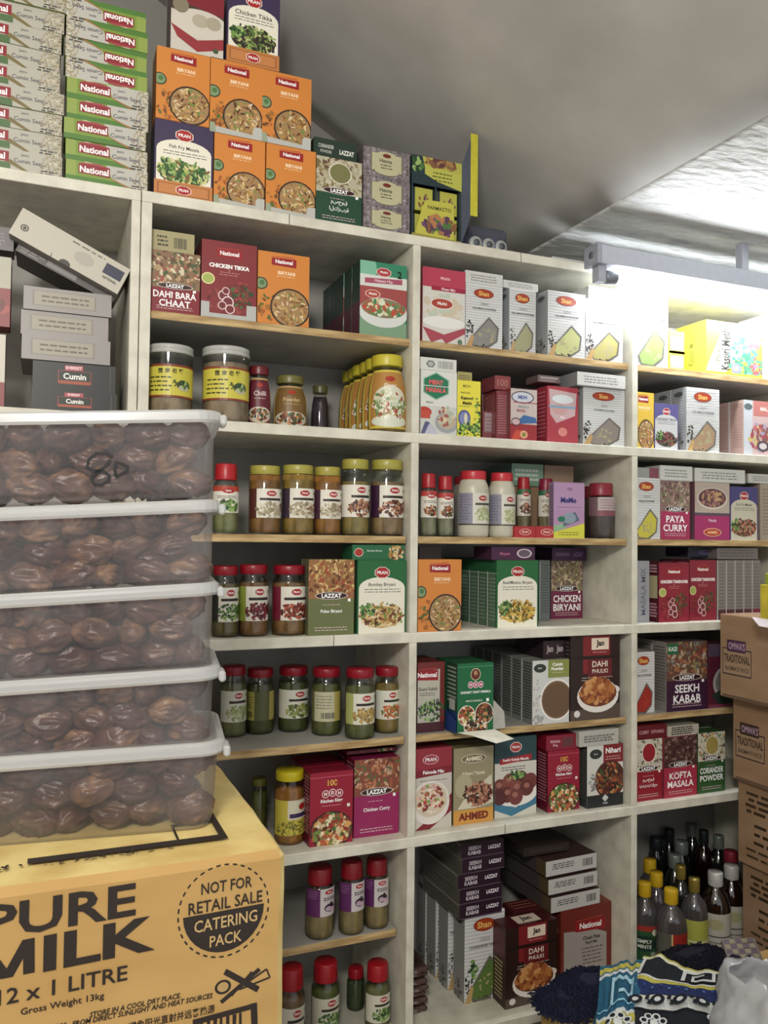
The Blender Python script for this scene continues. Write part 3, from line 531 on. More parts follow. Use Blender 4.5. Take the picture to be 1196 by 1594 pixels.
# ================================================================== TOP OF THE SHELVES
for s, (xa, dsg, nm) in enumerate(((-.022-.019, D_CUMIN2, 'left'), (.0305+.0, D_CUMIN, 'right'))):
    hh = .0355; ww = .136 if s else .13
    xa = X_at(101, .01, .65) if s else X_at(98, .01, .65)-ww
    names = ('first', 'second', 'third', 'fourth', 'fifth', 'sixth', 'seventh', 'eighth', 'ninth')
    for k in range(9):
        dx = R_.uniform(-.003, .003) - (.004 if (s and k > 4) else 0) - (.007 if (not s and 3 < k < 7) else 0); fl = bool(s and k >= 5)
        carton(dsg, f'{"upside-down" if fl else "upright"} green cumin seed box, {names[k]} from the bottom of the {nm} shelf-top stack', xa+dx, ww, .006+R_.uniform(0, .006), SH['top']+k*(hh+.0005), hh, .07, flip=fl, base='8A9A5A', group='flat cumin seed boxes on the left unit', rz=R_.uniform(-.02, .02))
Nside = sidel('C87A28', '7A4A18')
g = 'orange rice-mix boxes on top of the shelves'
a = bx(d_pran('3E3056', 'Fish Fry Masala', GREENS+['B8C060', '8A5A30', 'D8D090'], True, 2), 'purple topped cream Fish Fry Masala box in an orange tray on the shelf top', 240, 331, 183, 'top', .008, .06, side=sidel('4A3A60'))
b1 = bx(d_nat(True, 1), 'orange BIRYANI box on the shelf top, right beside the Fish Fry Masala box', 333, 412, 206, 'top', .008, .06, side=Nside, base='D07A20', group=g)
b2 = bx(d_nat(True, 2), 'orange BIRYANI box on the shelf top, left beside the dark green coriander box', 414, 491, 222, 'top', .008, .06, side=Nside, base='D07A20', group=g)
c1 = bx(d_nat(False, 3), 'orange BIRYANI box standing on top of the Fish Fry Masala box', 243, 326, 70, 'top', .008, .06, zb=a[2]+.0005, side=Nside, base='D07A20', group=g)
c2 = bx(d_nat(True, 4), 'orange BIRYANI box in the middle of the upper row of three', 327, 408, 88, 'top', .008, .06, zb=b1[2]+.0005, side=Nside, base='D07A20', group=g)
c3 = bx(d_nat(True, 5), 'orange BIRYANI box at the right end of the upper row of three', 408, 484, 107, 'top', .008, .06, zb=b2[2]+.0005, side=Nside, base='D07A20', group=g)
bx(D_PRANRED, 'red and cream dessert mix box standing at the very top left of the box pile', 266, 348, -30, 'top', .008, .06, zb=c1[2]+.0005, side=sidel('5A2028'), base='6A2A2E')
bx(d_pran('3E3056', 'Chicken Tikka', ['3A3028', '5A7A34', '8AAA50', '2A2420', 'B8C078'], True, 6), 'purple topped cream Chicken Tikka box in an orange tray, topmost of the pile', 353, 435, -28, 'top', .008, .06, zb=c2[2]+.0005, side=sidel('4A3A60'), base='5A4A50')
gc = bx(D_LCOR, 'dark green coriander powder box with Arabic title on the shelf top', 492, 563, 241, 'top', .008, .05, side=sidel('24382E'), base='24402F')
bx(D_FLATLCOR, 'dark green coriander box lying flat on the upright coriander box', 489, 556, 212, 'top', .012, .06, zb=gc[2]+.0005, base='24382E')
zz = SH['top']; 
for k, yy in enumerate((318, 272, 226)):
    q = bx(D_HENNA, ('lowest', 'middle', 'topmost')[k]+' floral grey henna box with cream label in the stack of three', 566, 638, yy, 'top', .006, .05, zb=zz, side=sidel('6A6064'), base='6E6468', group='floral henna boxes'); zz = q[2]+.0005
# yellow display carton with sachets
X0 = X_at(641, .01, .65); X1 = X_at(718, .01, .65); zt = Z_at(240, X0, .01); z0 = SH['top']; wD = X1-X0; hD = zt-z0
dr = root('display_carton', (X0, .01, z0), 'open yellow and dark green display carton of sachets with its flap standing up', 'display box')
dk = mat('2A3A40', .6); ye = mat('C9C23C', .5)
for nm, o_, s_ in (('base_panel', (0, 0, 0), (wD, .07, .004)), ('back_panel', (0, .066, 0), (wD, .004, hD)), ('side_panel', (0, 0, 0), (.003, .07, hD)), ('side_panel', (wD-.003, 0, 0), (.003, .07, hD)), ('top_panel', (0, 0, hD-.003), (wD, .07, .003)), ('divider', (wD*.48, .003, .04), (.004, .06, hD-.05))):
    link(nm, box_mesh(*s_, .0004, o_, dk), dr)
p = Print(); p.add([R(0, 0, 1, 1, '243840'), P([(.25, .62), (1, .5), (1, 1), (.2, 1)], 'B8B648'), P([(.25, .4), (.5, .2), (1, .0), (1, .6), (.25, .7)], 'BFC04A'), B(.55, .85, .3, .12, ['8A5A3A', '6A3A3A', 'A8804A'], 40, .08, 4), Ln(.4, .5, .85, '4A4A20', 3, .13, .02), B(.08, .7, .12, .2, GREENS, 14, .06, 3)], wD, hD*.35, lambda u, v, o: (u, -.001-o, hD*.65+v))
p.add([P([(.05, 0), (.2, .75), (.28, .95), (.8, .97), (.85, .9), (.85, .0)], 'C4BE44'), T('FARMACTO', .55, .78, .09, '3A3A28', .5, .02), B(.55, .35, .3, .2, ['7A4A6A', '8A5A3A', 'B87A4A', '5A3A5A', '4A7A3A'], 70, .08, 5), P([(.0, 0), (1, 0), (1, .06), (0, .1)], '9A9440')], wD, hD*.5, lambda u, v, o: (u, -.001-o, v))
p.build('printed_design', dr)
for i in range(2):
    for j in range(2):
        carton([R(0, 0, 1, 1, 'BDBB46'), B(.6, .4, .3, .3, ['6A3A6A', '8A5A3A'], 14, .1, 3), R(0, 0, .12, 1, '2A3A40')], ('lower' if j == 0 else 'upper')+' yellow sachet in the '+('left' if i == 0 else 'right')+' bay of the open display carton', X0+.006+i*wD*.5, wD*.4, .02, z0+.005+j*hD*.33, hD*.28, .03, cat='sachet', name='sachet', base='A8A640')
fl = []
Xf = X_at(735, -.01, .7); zf1 = Z_at(207, Xf, -.01); zf0 = Z_at(335, Xf, -.01)
me = mesh_from('flap', [(wD, -.001, 0), (Xf-X0-.001, -.018, zf0-z0), (Xf-X0-.001, -.018, (zf1-z0)*.97), (wD, -.001, hD*.98)], [(0, 1, 2, 3)], [mat('4A5060', .6)]); o = link('side_flap', me, dr)
s = o.modifiers.new('s', 'SOLIDIFY'); s.thickness = .0015
me = box_mesh(.0165, .003, zf1-zf0, .0004, (Xf-X0-.002, -.018, zf0-z0), ye); link('yellow_flap', me, dr)
# roll pack
q0 = X_at(733, .02, .63); q1 = X_at(792, .02, .63)
rp = root('roll_pack', (q0, .02, SH['top']), 'clear pack of three small pale rolls on the shelf top beside the display carton', 'pack')
for k in range(3):
    rr = (q1-q0)/6*.97; me = lathe([(rr*.9, 0), (rr, .002), (rr, .05), (rr*.9, .052)], mat('A8ACA8', .4, 0, .2), 20); o = link('roll', me, rp, (rr*1.03+k*rr*2.06, 0.055, rr)); o.rotation_euler = (math.pi/2, 0, 0)
    me = lathe([(rr*.45, 0), (rr*.5, .001)], mat('6A7076', .4), 16); o = link('roll_core', me, rp, (rr*1.03+k*rr*2.06, .002, rr)); o.rotation_euler = (math.pi/2, 0, 0)
link('wrapper', box_mesh(q1-q0, .055, .052, .006, (0, 0.0035, .001), clear('wrap_film', 'D8DCF0', .12, 'A8B0D0', rough=.1, gloss=.15)), rp)
# ================================================================== LEFT UNIT CELL
z = SH['s3']-.0005; gl = 'flat boxes in the left compartment'
x = .0
for k, (xa, xb, yt, dsg, lb, bc) in enumerate(((49, 182, 604, D_EVER, 'black flat cumin box lying at the bottom of the left compartment', '1A1A1A'), (51, 180, 560, D_EVER, 'black flat cumin box lying second from the bottom in the left compartment', '1A1A1A'),
        (34, 172, 519, D_PALE, 'lowest of the three grey flat boxes above the black ones', '8A8684'), (33, 169, 481, D_PALE, 'middle of the three grey flat boxes above the black ones', '8A8684'), (37, 174, 444, D_PALE, 'topmost of the three grey flat boxes, under the slanting white box', '8A8684'))):
    q = bx(dsg, lb, xa, xb, yt, 's3', .02+.004*(k % 2), .16, zb=z, base=bc, side=[R(0, 0, 1, 1, '5A5654' if k > 1 else '2A2624')]); z = q[2]+.0006
# slanting white box
xa, za = onY(13, 361, .0); xb, zb_ = onY(183, 457, .0); xc, zc = onY(36, 322, .0)
ang = math.atan2(za-zb_, xb-xa); Lw = math.hypot(xb-xa, zb_-za); hw = math.hypot(xc-xa, zc-za)
carton([R(0, 0, 1, 1, 'BDB8A8'), E(.09, .42, .035, .12, '3A3632', 16), E(.09, .42, .024, .08, 'B8B2A2', 14), E(.09, .42, .016, .06, '3A3632', 12), Ln(.45, .86, .8, '6A6660', 1, .1, .025), E(.62, .5, .09, .22, 'ACA79A', 16), R(.8, .42, .97, .8, '2A2C48'), T('NATIONAL', .885, .3, .1, '3A3832', .13, .03), E(.5, .02, .05, .14, '2E2A28', 14), P([(.37, 0), (.38, .0), (.37, .2)], '5A5650')],
       'white flat box lying aslant on the grey flat boxes, black mark at its corner', xa, Lw, .004, za, hw, .11, base='9A9690', rot=(0, ang, 0), name='slanted_box')
# slim folded piece below the slanting box
xd, zd = onY(24, 384, .03)
carton([R(0, 0, 1, 1, '5A5452'), R(.3, .2, .6, .9, '8A8684'), Ln(.02, .6, .3, '8A8480', 2, .3, .08)], 'dark crumpled flat carton tucked under the slanting white box', xd, Lw*.9, .03, zd-.006, .016, .09, base='4A4442', rot=(0, ang*.97, 0), name='crumpled_carton')
bx([R(0, 0, 1, 1, '8A2A2E'), R(0, .55, 1, 1, 'B0AE9C'), B(.5, .25, .5, .2, ['A84038', '6A1A1E'], 30, .1, 3)], 'red and cream box cut by the left edge, standing on a white box', -90, 16, 388, 's3', .02, .05, zb=Z_at(508, X_at(0, .02, .3), .02), base='7A2A2A')
bx([R(0, 0, 1, 1, 'C8C4B4'), R(0, 0, 1, .35, '8A2A2E')], 'white box with red foot cut by the left edge on the lower board', -90, 7, 512, 's3', .02, .05, zb=SH['s3']-.0005, base='C0BCB0')
bx([R(0, 0, 1, 1, '6A6468'), Ln(.1, .7, .9, '8A848A', 4, .15, .04)], 'grey packet cut by the left edge behind the slanting box', -90, 22, 340, 's3', .03, .05, zb=Z_at(387, X_at(0, .02, .3), .02)+.0006, base='5A5458')
for (xa2, lb2) in ((-.60, 'far left'), (-.44, 'near left')):
    pass
# ================================================================== ROW BETWEEN s2 AND top
a = bx(d_lazzat(['8A6A4A', 'B89A70', 'A84A3A', '4A5A34', 'D8C8A8', '6A3A28'], '8A1828', ['DAHI BARA', 'CHAAT'], seed=21, bh=.42, tsz=.11), 'LAZZAT DAHI BARA CHAAT box against the left upright, second shelf down', 233, 311, 387, 's2', .018, .05, side=sidel(), base='C8C4B8')
bx([R(0, 0, 1, 1, 'A89E70'), Ln(.12, .7, .4, '3A3828', 3, .2, .05), BAR(.52, .2, .82, .72)], 'tan flat box with barcode lying on the DAHI BARA CHAAT box', 236, 303, 356, 's2', .022, .05, zb=a[2]+.0005, base='A09868')
bx(d_tikka_nat(), 'dark red CHICKEN TIKKA box in a grey tray', 313, 399, 371, 's2', .018, .055, side=sidel('5A1E22', '8A4A4A'), base='7A2A2E', n=2, lab2='dark red tikka box behind the front CHICKEN TIKKA box')
bx(d_nat(False, 12), 'bright orange BIRYANI box alone on the second shelf, beside the dark red box', 401, 481, 389, 's2', .018, .045, side=Nside, base='D07A20')
bx(D_PRANSOUP, 'green and red haleem mix box with a handwritten 2, beside the upright', 560, 633, 404, 's2', .018, .045, side=sidel('243A34', '3A5048', '5A2A3A', .45, '2E4A40'), base='2E5A48', n=5, lab2='green soup mix box behind the one with the handwritten 2')
bx(D_PRANPINK, 'pink and white dessert mix box left of the striped boxes', 658, 724, 414, 's2', .02, .045, side=sidel('B03A50'), base='C8C0BC', n=2, lab2='pink box behind the pink and white dessert mix box')
gs = 'striped white pepper boxes on the second shelf'; rs = (('8A8884', 725, 782, 440, 'first'), ('A0A07A', 793, 834, 448, 'second'), ('B8BC78', 853, 911, 451, 'third'), ('B0A860', 912, 970, 464, 'fourth'))
for k, (sc_, xa, xb, yt, nm) in enumerate(rs):
    q = bx(d_shan(sc_, seed=k, logo=k != 3), f'striped white Shan scoop box, {nm} from the left on the second shelf', xa, xb, yt, 's2', .02 if k != 1 else .035, .05, side=side_shan(), base='C4C6C6', group=gs, n=3, lab2='striped white box queued behind the front Shan boxes of the second shelf')
    if k == 0: bx(D_FLATGREY, 'grey flat box lying on the first striped Shan box', 725, 783, 420, 's2', .022, .06, zb=q[2]+.0005, base='B8B8B4')
    if k == 1: bx(D_FLATGREY, 'thin grey box lying on the second striped Shan box', 784, 838, 435, 's2', .04, .06, zb=q[2]+.0005, base='B8B8B4')
    if k == 3: bx(D_FLATGREY, 'white flat box lying on the fourth striped Shan box under the lamp', 917, 972, 444, 's2', .022, .08, zb=q[2]+.0005, base='D0D0CC')
bx(d_shan('8AA858', logo=False, dots=False, bg='E8E8E4', text='GREEN CARDAMOM'), 'pale box with green cardamom scoop under the glowing lamp', 987, 1040, 446, 's2', .02, .05, side=side_shan(), base='E0E0DC')
Dk = [R(0, 0, 1, 1, 'E4DC38'), P([(0, .1), (.3, .9), (.35, 1), (1, 1), (1, .85), (.9, .6), (.5, .3), (.3, .0), (0, 0)], 'E6E2D4'), T('Kasuri Methi', .34, .5, .16, '2A2A18', .8, .03, 0, 1), T('Peacock', .2, .5, .08, '6A6A40', .5, .02, 0, 1), B(.65, .35, .25, .4, ['4AA878', '5AB088', '3A8A6A', '8AC0A0'], 120, .035, 4, 1.4), B(.85, .75, .12, .2, ['C85A8A', 'D87AA0', 'E05A60'], 40, .04, 5, 1.2), B(.9, .2, .12, .2, ['B07AB0', '4AA878', 'C85A5A'], 40, .035, 6), E(.52, .15, .09, .1, '8A88A8', 16), E(.52, .15, .05, .05, 'D0D0DC', 12), R(0, 0, 1, .05, 'E8E020')]
kx = bx(Dk, 'large yellow Kasuri Methi box printed with green leaves and pink flowers', 1100, 1187, 497, 's2', .02, .1, side=[R(0, 0, 1, 1, 'E0DC3C'), T('Kasuri Methi', .5, .5, .2, '8A8A30', .6, .02, 0, 1)], base='D8D240')
for k in range(2):
    for j in range(2):
        bx([R(0, 0, 1, 1, 'D0CC44'), R(.1, .15, .9, .75, '8A88A8'), BAR(.12, .2, .88, .7, 'C8C4D8')], f'small yellow box, {"lower" if k == 0 else "upper"} of the {"front" if j == 0 else "rear"} pair left of the Kasuri Methi box', 1042, 1066, (545, 514)[k], 's2', .03+.06*j, .055, zb=SH['s2']+k*.0405, base='C8C440')
bx([R(0, 0, 1, 1, 'DCDCDC'), Ln(.1, .2, .5, '303030', 1, .03, .01)], 'pale box at the right edge beside the Kasuri Methi box', 1189, 1250, 490, 's2', .016, .08, base='C8CCD4')
# ================================================================== ROW BETWEEN s3 AND s2
LY = [R(0, 0, 1, 1, 'CFC43E'), R(0, .93, 1, 1, '8A3A1E'), R(0, 0, 1, .06, '8A3A1E'), T('雲 南 老 醬', .5, .8, .16, '1E1A10', .8, .02), Ln(.12, .6, .52, '2A2A18', 4, .13, .02), E(.72, .38, .13, .16, '3E4A34'), E(.72, .3, .1, .09, 'B8B49A'), B(.72, .42, .1, .1, GREENS, 14, .03, 3), B(.56, .4, .04, .12, ['4A5A2A'], 10, .02, 4)]
for k, (xa, xb, yt, nm) in enumerate(((228, 299, 538, 'left'), (315, 387, 541, 'right'))):
    jar('wide', f'silver lidded jar of beige powder with yellow Chinese label, {nm} of the two', xa, xb, yt, 's3', .055, 'A89078', 'B4B4B0', LY, .55, name='powder_jar', fill=.8+k*.08, la=(.28, .72), group='silver lidded jars with yellow labels')
LH = lambda bg, t, tc='E8D8D8': [R(0, 0, 1, 1, 'C0A060'), R(.06, .04, .94, .96, bg), E(.5, .84, .12, .05, 'B5301F', 8), T(t, .5, .66, .1, tc, .6, .01), Ln(.3, .55, .7, tc, 1, .03, .005), E(.5, .2, .42, .17, 'C8C0B0'), B(.5, .2, .34, .12, DARKR, 40, .06, 3)]
jar('honey', 'dark red labelled chilli jar with maroon cap beside the silver lidded jar', 384, 421, 570, 's3', .08, '8A3A2A', '6A1E24', LH('6A1E2E', 'Chilli'), .5, la=(.05, .8))
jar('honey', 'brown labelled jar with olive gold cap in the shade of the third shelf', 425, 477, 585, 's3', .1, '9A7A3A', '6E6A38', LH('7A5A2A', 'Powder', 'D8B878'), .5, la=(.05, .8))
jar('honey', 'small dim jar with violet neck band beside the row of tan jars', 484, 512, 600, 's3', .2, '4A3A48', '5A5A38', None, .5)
LYc = [R(0, 0, 1, 1, 'D8C040'), R(.06, .04, .94, .96, 'B8823A'), E(.5, .84, .12, .05, 'B5301F', 8), T('Ginger', .5, .72, .08, 'F0E8D8', .6, .01), E(.5, .5, .35, .22, 'D8D8C0'), B(.5, .4, .36, .24, ['E0E0C8', '8AA06A', 'C8C8A0', '6A8A4A', 'F0F0E0', 'B0402A'], 90, .06, 5), E(.5, .12, .4, .1, 'D8DCC8')]
jar('honey', 'yellow capped tan powder jar with bright label at the front of its row', 572, 632, 553, 's3', .05, 'B08850', 'C8BC3A', LYc, .5, la=(.05, .8), n=6, step=.036, lab2='yellow capped tan jar in the row behind the bright label')
q = bx(D_MEATM, 'white MEAT MASALA box with green hexagon beside the upright', 655, 711, 575, 's3', .012, .05, side=sidel('C8C8C0'), base='D8D8D2')
bx([R(0, 0, 1, 1, 'D8D8D2'), E(.28, .5, .13, .32, '7A7E7A', 6), E(.28, .5, .08, .2, 'B0B4B0', 6), BAR(.48, .2, .9, .8, '8A8E8A')], 'white flat box with barcode lying on the MEAT MASALA box', 655, 711, 555, 's3', .012, .06, zb=q[2]+.0005, base='C8C8C4')
q = bx(D_METHI, 'yellow Kasoori Methi box beside the white MEAT MASALA box', 712, 748, 591, 's3', .014, .045, side=sidel('B8B040'), base='C8C050', n=3, lab2='yellow box behind the small Kasoori Methi box')
bx([R(0, 0, 1, 1, 'A8A060'), Ln(.1, .6, .9, '6A5A40', 3, .2, .05)], 'small olive packet lying on the Kasoori Methi box', 713, 735, 578, 's3', .03, .04, zb=q[2]+.0005, base='8A8250')
bx([R(0, 0, 1, 1, '8A4A50'), R(.15, .3, .85, .95, 'A89098'), Ln(.2, .8, .8, '8A6A70', 5, .12, .03)], 'short dusky red box in front of the red row', 752, 770, 640, 's3', .05, .06, base='7A3A42')
bx([R(0, 0, 1, 1, '8A3A44'), Ln(.1, .9, .9, 'B07A80', 16, .05, .012)], 'tall dusky red box with fine print at the front of the red row', 773, 794, 608, 's3', .03, .06, side=sidel('7A3038', 'A86A70'), base='7A3038', n=3, lab2='dusky red box in the row behind the tall red one')
bx([R(0, 0, 1, 1, '9A4A4A'), T('100', .5, .5, .5, 'B87A74', .7, .02)], 'reddish flat box lying on the tall dusky red box', 771, 795, 584, 's3', .06, .06, zb=Z_at(606, X_at(773, .06, .3), .06), base='8A4248')
bx(D_TUNA, 'red and white masala box with a blue oval at its top', 795, 836, 604, 's3', .014, .045, side=sidel('8A3038'), base='B0505A', n=3, lab2='red and white box behind the masala box with blue oval')
bx(D_REDBAG, 'shiny red film-wrapped box left of the big striped box', 852, 900, 600, 's3', .014, .05, side=[R(0, 0, 1, 1, 'A03040'), Ln(.2, .9, .9, 'C87A84', 12, .07, .012)], base='A83444', n=2, lab2='shiny red box behind the film-wrapped one')
bx([R(0, 0, 1, 1, '7A6A6A'), R(.1, .55, .9, .75, 'C8BCBC'), R(.1, .2, .8, .35, 'B0A0A0')], 'brown glossy flat box lying on the film-wrapped red box', 838, 872, 583, 's3', .04, .05, zb=Z_at(597, X_at(840, .05, .3), .05)+.002, base='6A5A5A')
q = bx(d_shan('8A8078', seed=8), 'big striped Shan scoop box beside the right upright, third shelf', 908, 972, 602, 's3', .014, .05, side=side_shan(), base='B8BABC', n=3, lab2='striped box behind the big one on the third shelf')
bx(D_FLATGREY, 'grey flat box lying on the big striped Shan box of the third shelf', 899, 974, 578, 's3', .004, .1, zb=q[2]+.0005, side=[R(0, 0, 1, 1, '8A8C90')], base='A8AAAC')
bx(d_nat(False, 14, 'E0B838', SALAD), 'yellow BIRYANI box just right of the second upright', 985, 1018, 609, 's3', .014, .045, side=Nside, base='D8B048')
bx(d_pran('5A5490', 'CHICKEN TIKKA', ['3A2A34', '8A3A44', '5A8A4A', '2A2428', 'A84A4A'], False, 9, panel='C8C8CC'), 'violet topped tikka box between the yellow and the striped box', 1019, 1056, 627, 's3', .016, .045, side=sidel('4A4878'), base='5A5480')
bx(d_shan('A88868', seed=5), 'striped Shan box with brown scoop in the right column, third shelf', 1069, 1120, 602, 's3', .014, .05, side=side_shan(), base='B8BABC', n=3, lab2='striped box behind the brown scoop box of the right column')
D_MAL = [R(0, 0, 1, 1, 'CDB0AE'), R(0, 0, .25, 1, 'C8CCD4'), R(.28, .72, 1, 1, 'C87870'), T('MALAY', .66, .86, .07, 'F8E8E0', .6, .03), E(.13, .88, .12, .06, '5A6A6A', 12), B(.5, .35, .34, .25, ['C86A70', 'B04A54', 'D8C070', 'A89AC0', '8A5A5A'], 70, .07, 3), E(.55, .18, .18, .1, '5A4A54', 16), E(.55, .18, .11, .06, 'D8D0D0', 14)]
bx(D_MAL, 'pinkish curry mix box at the right edge, third shelf', 1158, 1212, 622, 's3', .014, .045, side=sidel('B89890', 'A07A74', white='D8CCC8'), base='C8A8A4', n=4, lab2='pinkish box in the row behind the curry mix box')
# ================================================================== ROW BETWEEN s4 AND s3
LS = lambda c, food, seed=1, side=None: [R(0, 0, 1, 1, 'E2DED0'), R(0, .8, 1, 1, c)]+([R(0, 0, .3, 1, side)] if side else [])+[E(.55, .82, .2, .1, 'B5201F', 8), T('PRAN', .55, .82, .06, 'FFFFFF', .26, .02), Ln(.2, .62, .85, '3A3A34', 2, .06, .012), B(.55, .27, .3, .2, food, 60, .07, seed, 1.6)]
jar('sprinkler', 'small red capped shaker jar beside the date tubs, fourth shelf', 331, 371, 722, 's4', .04, '8A8A5A', 'B01E28', LS('B8402A', GREENS), .5, la=(.3, .68))
gj = 'gold lidded spice jars on the fourth shelf'
for k, (xa, xb, yt, ct, nm, sd) in enumerate(((387, 437, 725, '9A6A34', 'first', '5A2A22'), (438, 489, 724, 'A0803A', 'second', '3A2A3A'), (487, 531, 727, 'A8702E', 'third', '4A2A3A'), (530, 575, 715, 'A08A4A', 'fourth', None), (576, 628, 716, 'A0805A', 'fifth', '3A1838'))):
    jar('jar', f'gold lidded glass spice jar, {nm} from the left in its row of five', xa, xb, yt, 's4', .05, ct, 'A8A04A', lab_pran(side=sd, food=SEEDS if k < 3 else KEBAB+['B88A5A'], seed=k), .5, fill=(1.0, 1.0, 1.0, .82, .82)[k], la=(.24, .66), group=gj)
for k, (xa, xb, yt, nm) in enumerate(((654, 680, 737, 'first'), (680, 706, 741, 'second'))):
    jar('sprinkler', f'red capped shaker jar, {nm} from the upright on the fourth shelf', xa, xb, yt, 's4', .05, '9A967A', 'A8262E', LS('C0403A', DARKR, k), .5, la=(.3, .72), group='shaker jars right of the upright')
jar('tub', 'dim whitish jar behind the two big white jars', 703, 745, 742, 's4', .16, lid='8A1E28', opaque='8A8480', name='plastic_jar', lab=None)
LW = lambda s: [R(0, 0, 1, 1, 'D6D4C6'), R(0, 0, .4, 1, '8A889A'), Ln(.05, .9, .36, '6A6880', 9, .09, .014), E(.66, .84, .12, .09, 'B5301F', 8), T('PRAN', .66, .84, .05, 'FFFFFF', .16, .02), R(.46, .62, .92, .69, '4A4A38'), B(.7, .32, .24, .22, ['B8C088', '9AA86A', 'D8D8B8', 'A8B078'], 60, .05, s), R(0, 0, 1, .04, '3A3A30')]
for k, (xa, xb, yt, nm) in enumerate(((712, 761, 733, 'left'), (760, 802, 736, 'right'))):
    jar('tub', f'big white plastic jar of powder with red lid, {nm} of the pair', xa, xb, yt, 's4', .05, lid='C0303A', opaque='C2BEAC', lab=LW(k), face=.5, name='plastic_jar', la=(.18, .66), group='big white jars with red lids')
for k, (xa, xb, nm) in enumerate(((802, 834, 'left'), (835, 868, 'right'))):
    q = bx([R(0, 0, 1, 1, 'B8262C'), E(.5, .5, .3, .3, 'F0D0C0', 8, .39), E(.5, .5, .27, .26, 'B8262C', 8, .39), T('PRAN', .5, .5, .2, 'F4D8C8', .4, .02)], f'small red tray box under the {nm} shaker jar beside the MoMo box', xa, xb, 819, 's4', .016, .05, base='A82228', cat='tray', name='tray_box')
    jar('sprinkler', f'red capped shaker jar standing behind the {nm} small red tray', xa+2, xb-8 if k == 0 else xb-6, (743, 745)[k], 's4', .095, '9A8A6A', ('A8262E', '8A1E3E')[k], LS(('3A7A4A', '2E6A4A')[k], (KEBAB, SEEDS)[k], k), .5, la=(.36, .8))
q = bx(D_MOMO, 'lilac MoMo box with yellow foot on the fourth shelf', 862, 910, 750, 's4', .016, .018, side=sidel('9A78A0'), base='B08AB0')
for k in range(3): carton([R(0, 0, 1, 1, '9A7A5A')], f'brown inner carton, {("front", "middle", "rear")[k]} one hidden behind the shaker jars', X_at(800, .14, .1), .165, .135+k*.05, SH['s4'], .118, .048, base='8A7460', name='inner_carton', cat='carton')
bx([R(0, 0, 1, 1, '7AA088'), Ln(.1, .7, .9, 'C8D8C8', 3, .2, .06)], 'pale green film-wrapped flat box lying above the shaker jars', 797, 846, 721, 's4', .13, .1, zb=SH['s4']+.119, base='5A8A6E', side=[R(0, 0, 1, 1, '5A7A6A')])
bx([R(0, 0, 1, 1, '9A7E66')], 'plain brown flat box lying above the MoMo box', 848, 893, 724, 's4', .135, .1, zb=SH['s4']+.119, base='8A7060')
jar('sprinkler', 'maroon capped jar of dark peppercorns at the right end of the fourth shelf', 914, 957, 752, 's4', .05, '5A4A48', '8A2836', [R(0, 0, 1, 1, '7A5A64'), R(.3, 0, 1, 1, 'B8A8A8'), Ln(.35, .85, .9, '8A5A68', 5, .14, .02), R(.3, 0, 1, .3, '8A4A58')], .5, la=(.4, .74))
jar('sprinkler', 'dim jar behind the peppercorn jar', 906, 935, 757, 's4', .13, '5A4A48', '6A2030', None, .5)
q = bx(d_shan('C8BC3A', seed=7, dots=False, text='HALDI POWDER'), 'striped Shan box with bright yellow turmeric scoop', 985, 1028, 743, 's4', .016, .05, side=side_shan(), base='C0C2C2', n=2, lab2='striped box behind the turmeric box')
bx([R(0, 0, 1, 1, '9AA09A'), R(.6, 0, 1, 1, '8A4A5A')], 'grey and pink flat box lying on the turmeric box', 985, 1028, 727, 's4', .02, .06, zb=q[2]+.0005, base='8A8E8A')
q = bx(d_lazzat(['8A6A64', 'A88A80', '6A4A48', 'B8A490', '7A8A5A'], 'B02A5A', ['PAYA', 'CURRY'], seed=31, tsz=.12), 'magenta LAZZAT PAYA CURRY box on the fourth shelf', 1029, 1074, 748, 's4', .014, .045, side=sidel('8A3A5A'), base='A83A60', n=2, lab2='box behind the PAYA CURRY box')
bx(D_FLATGREY, 'white flat box lying on the PAYA CURRY box', 1028, 1078, 724, 's4', .014, .06, zb=q[2]+.0005, base='B8B8B4')
D_BOWL = [R(0, 0, 1, 1, 'B02A6A'), R(0, .42, 1, 1, 'B8A89A'), R(0, .42, 1, .47, '5A4A5A'), E(.5, .72, .44, .19, 'D8CCC0', 26), E(.5, .73, .4, .165, '6A4248', 26), B(.5, .73, .36, .13, ['8A5A58', 'B88A60', '5A3238', 'A87A70', 'C8A070'], 80, .05, 3, 1.6), T('Masala', .5, .34, .05, 'F0D0E0', .5, .02), E(.5, .13, .26, .075, 'E0C090', 18), E(.5, .13, .235, .062, 'C8342E', 18), T('AHMED', .5, .13, .05, 'F0D890', .34, .03)]
q = bx(D_BOWL, 'magenta based bowl-picture box right of the PAYA CURRY box', 1082, 1136, 750, 's4', .014, .045, side=sidel('7A4A5A'), base='A83A64')
bx(D_FLATGREY, 'long grey flat box lying on the bowl-picture box', 1082, 1160, 728, 's4', .016, .06, zb=q[2]+.0005, base='A8A49C')
bx(d_pran('4A4480', 'Dry Fry Masala', KEBAB+['C87A5A', '6A8A4A'], False, 17, panel='CFCBB4'), 'violet topped cream fry masala box at the right of the fourth shelf', 1137, 1180, 757, 's4', .018, .045, side=sidel('4A4878'), base='5A5480')
bx(D_FLATGREY, 'flat grey box lying at the right edge of the fourth shelf', 1165, 1215, 737, 's4', .03, .06, zb=Z_at(752, X_at(1170, .03, .08), .03), base='A8A49C')
bx([R(0, 0, 1, 1, 'A89A88'), Ln(.1, .9, .9, '8A7A6A', 14, .06, .012)], 'tan box standing under the flat grey box at the right edge', 1184, 1215, 753, 's4', .03, .06, base='A09080')
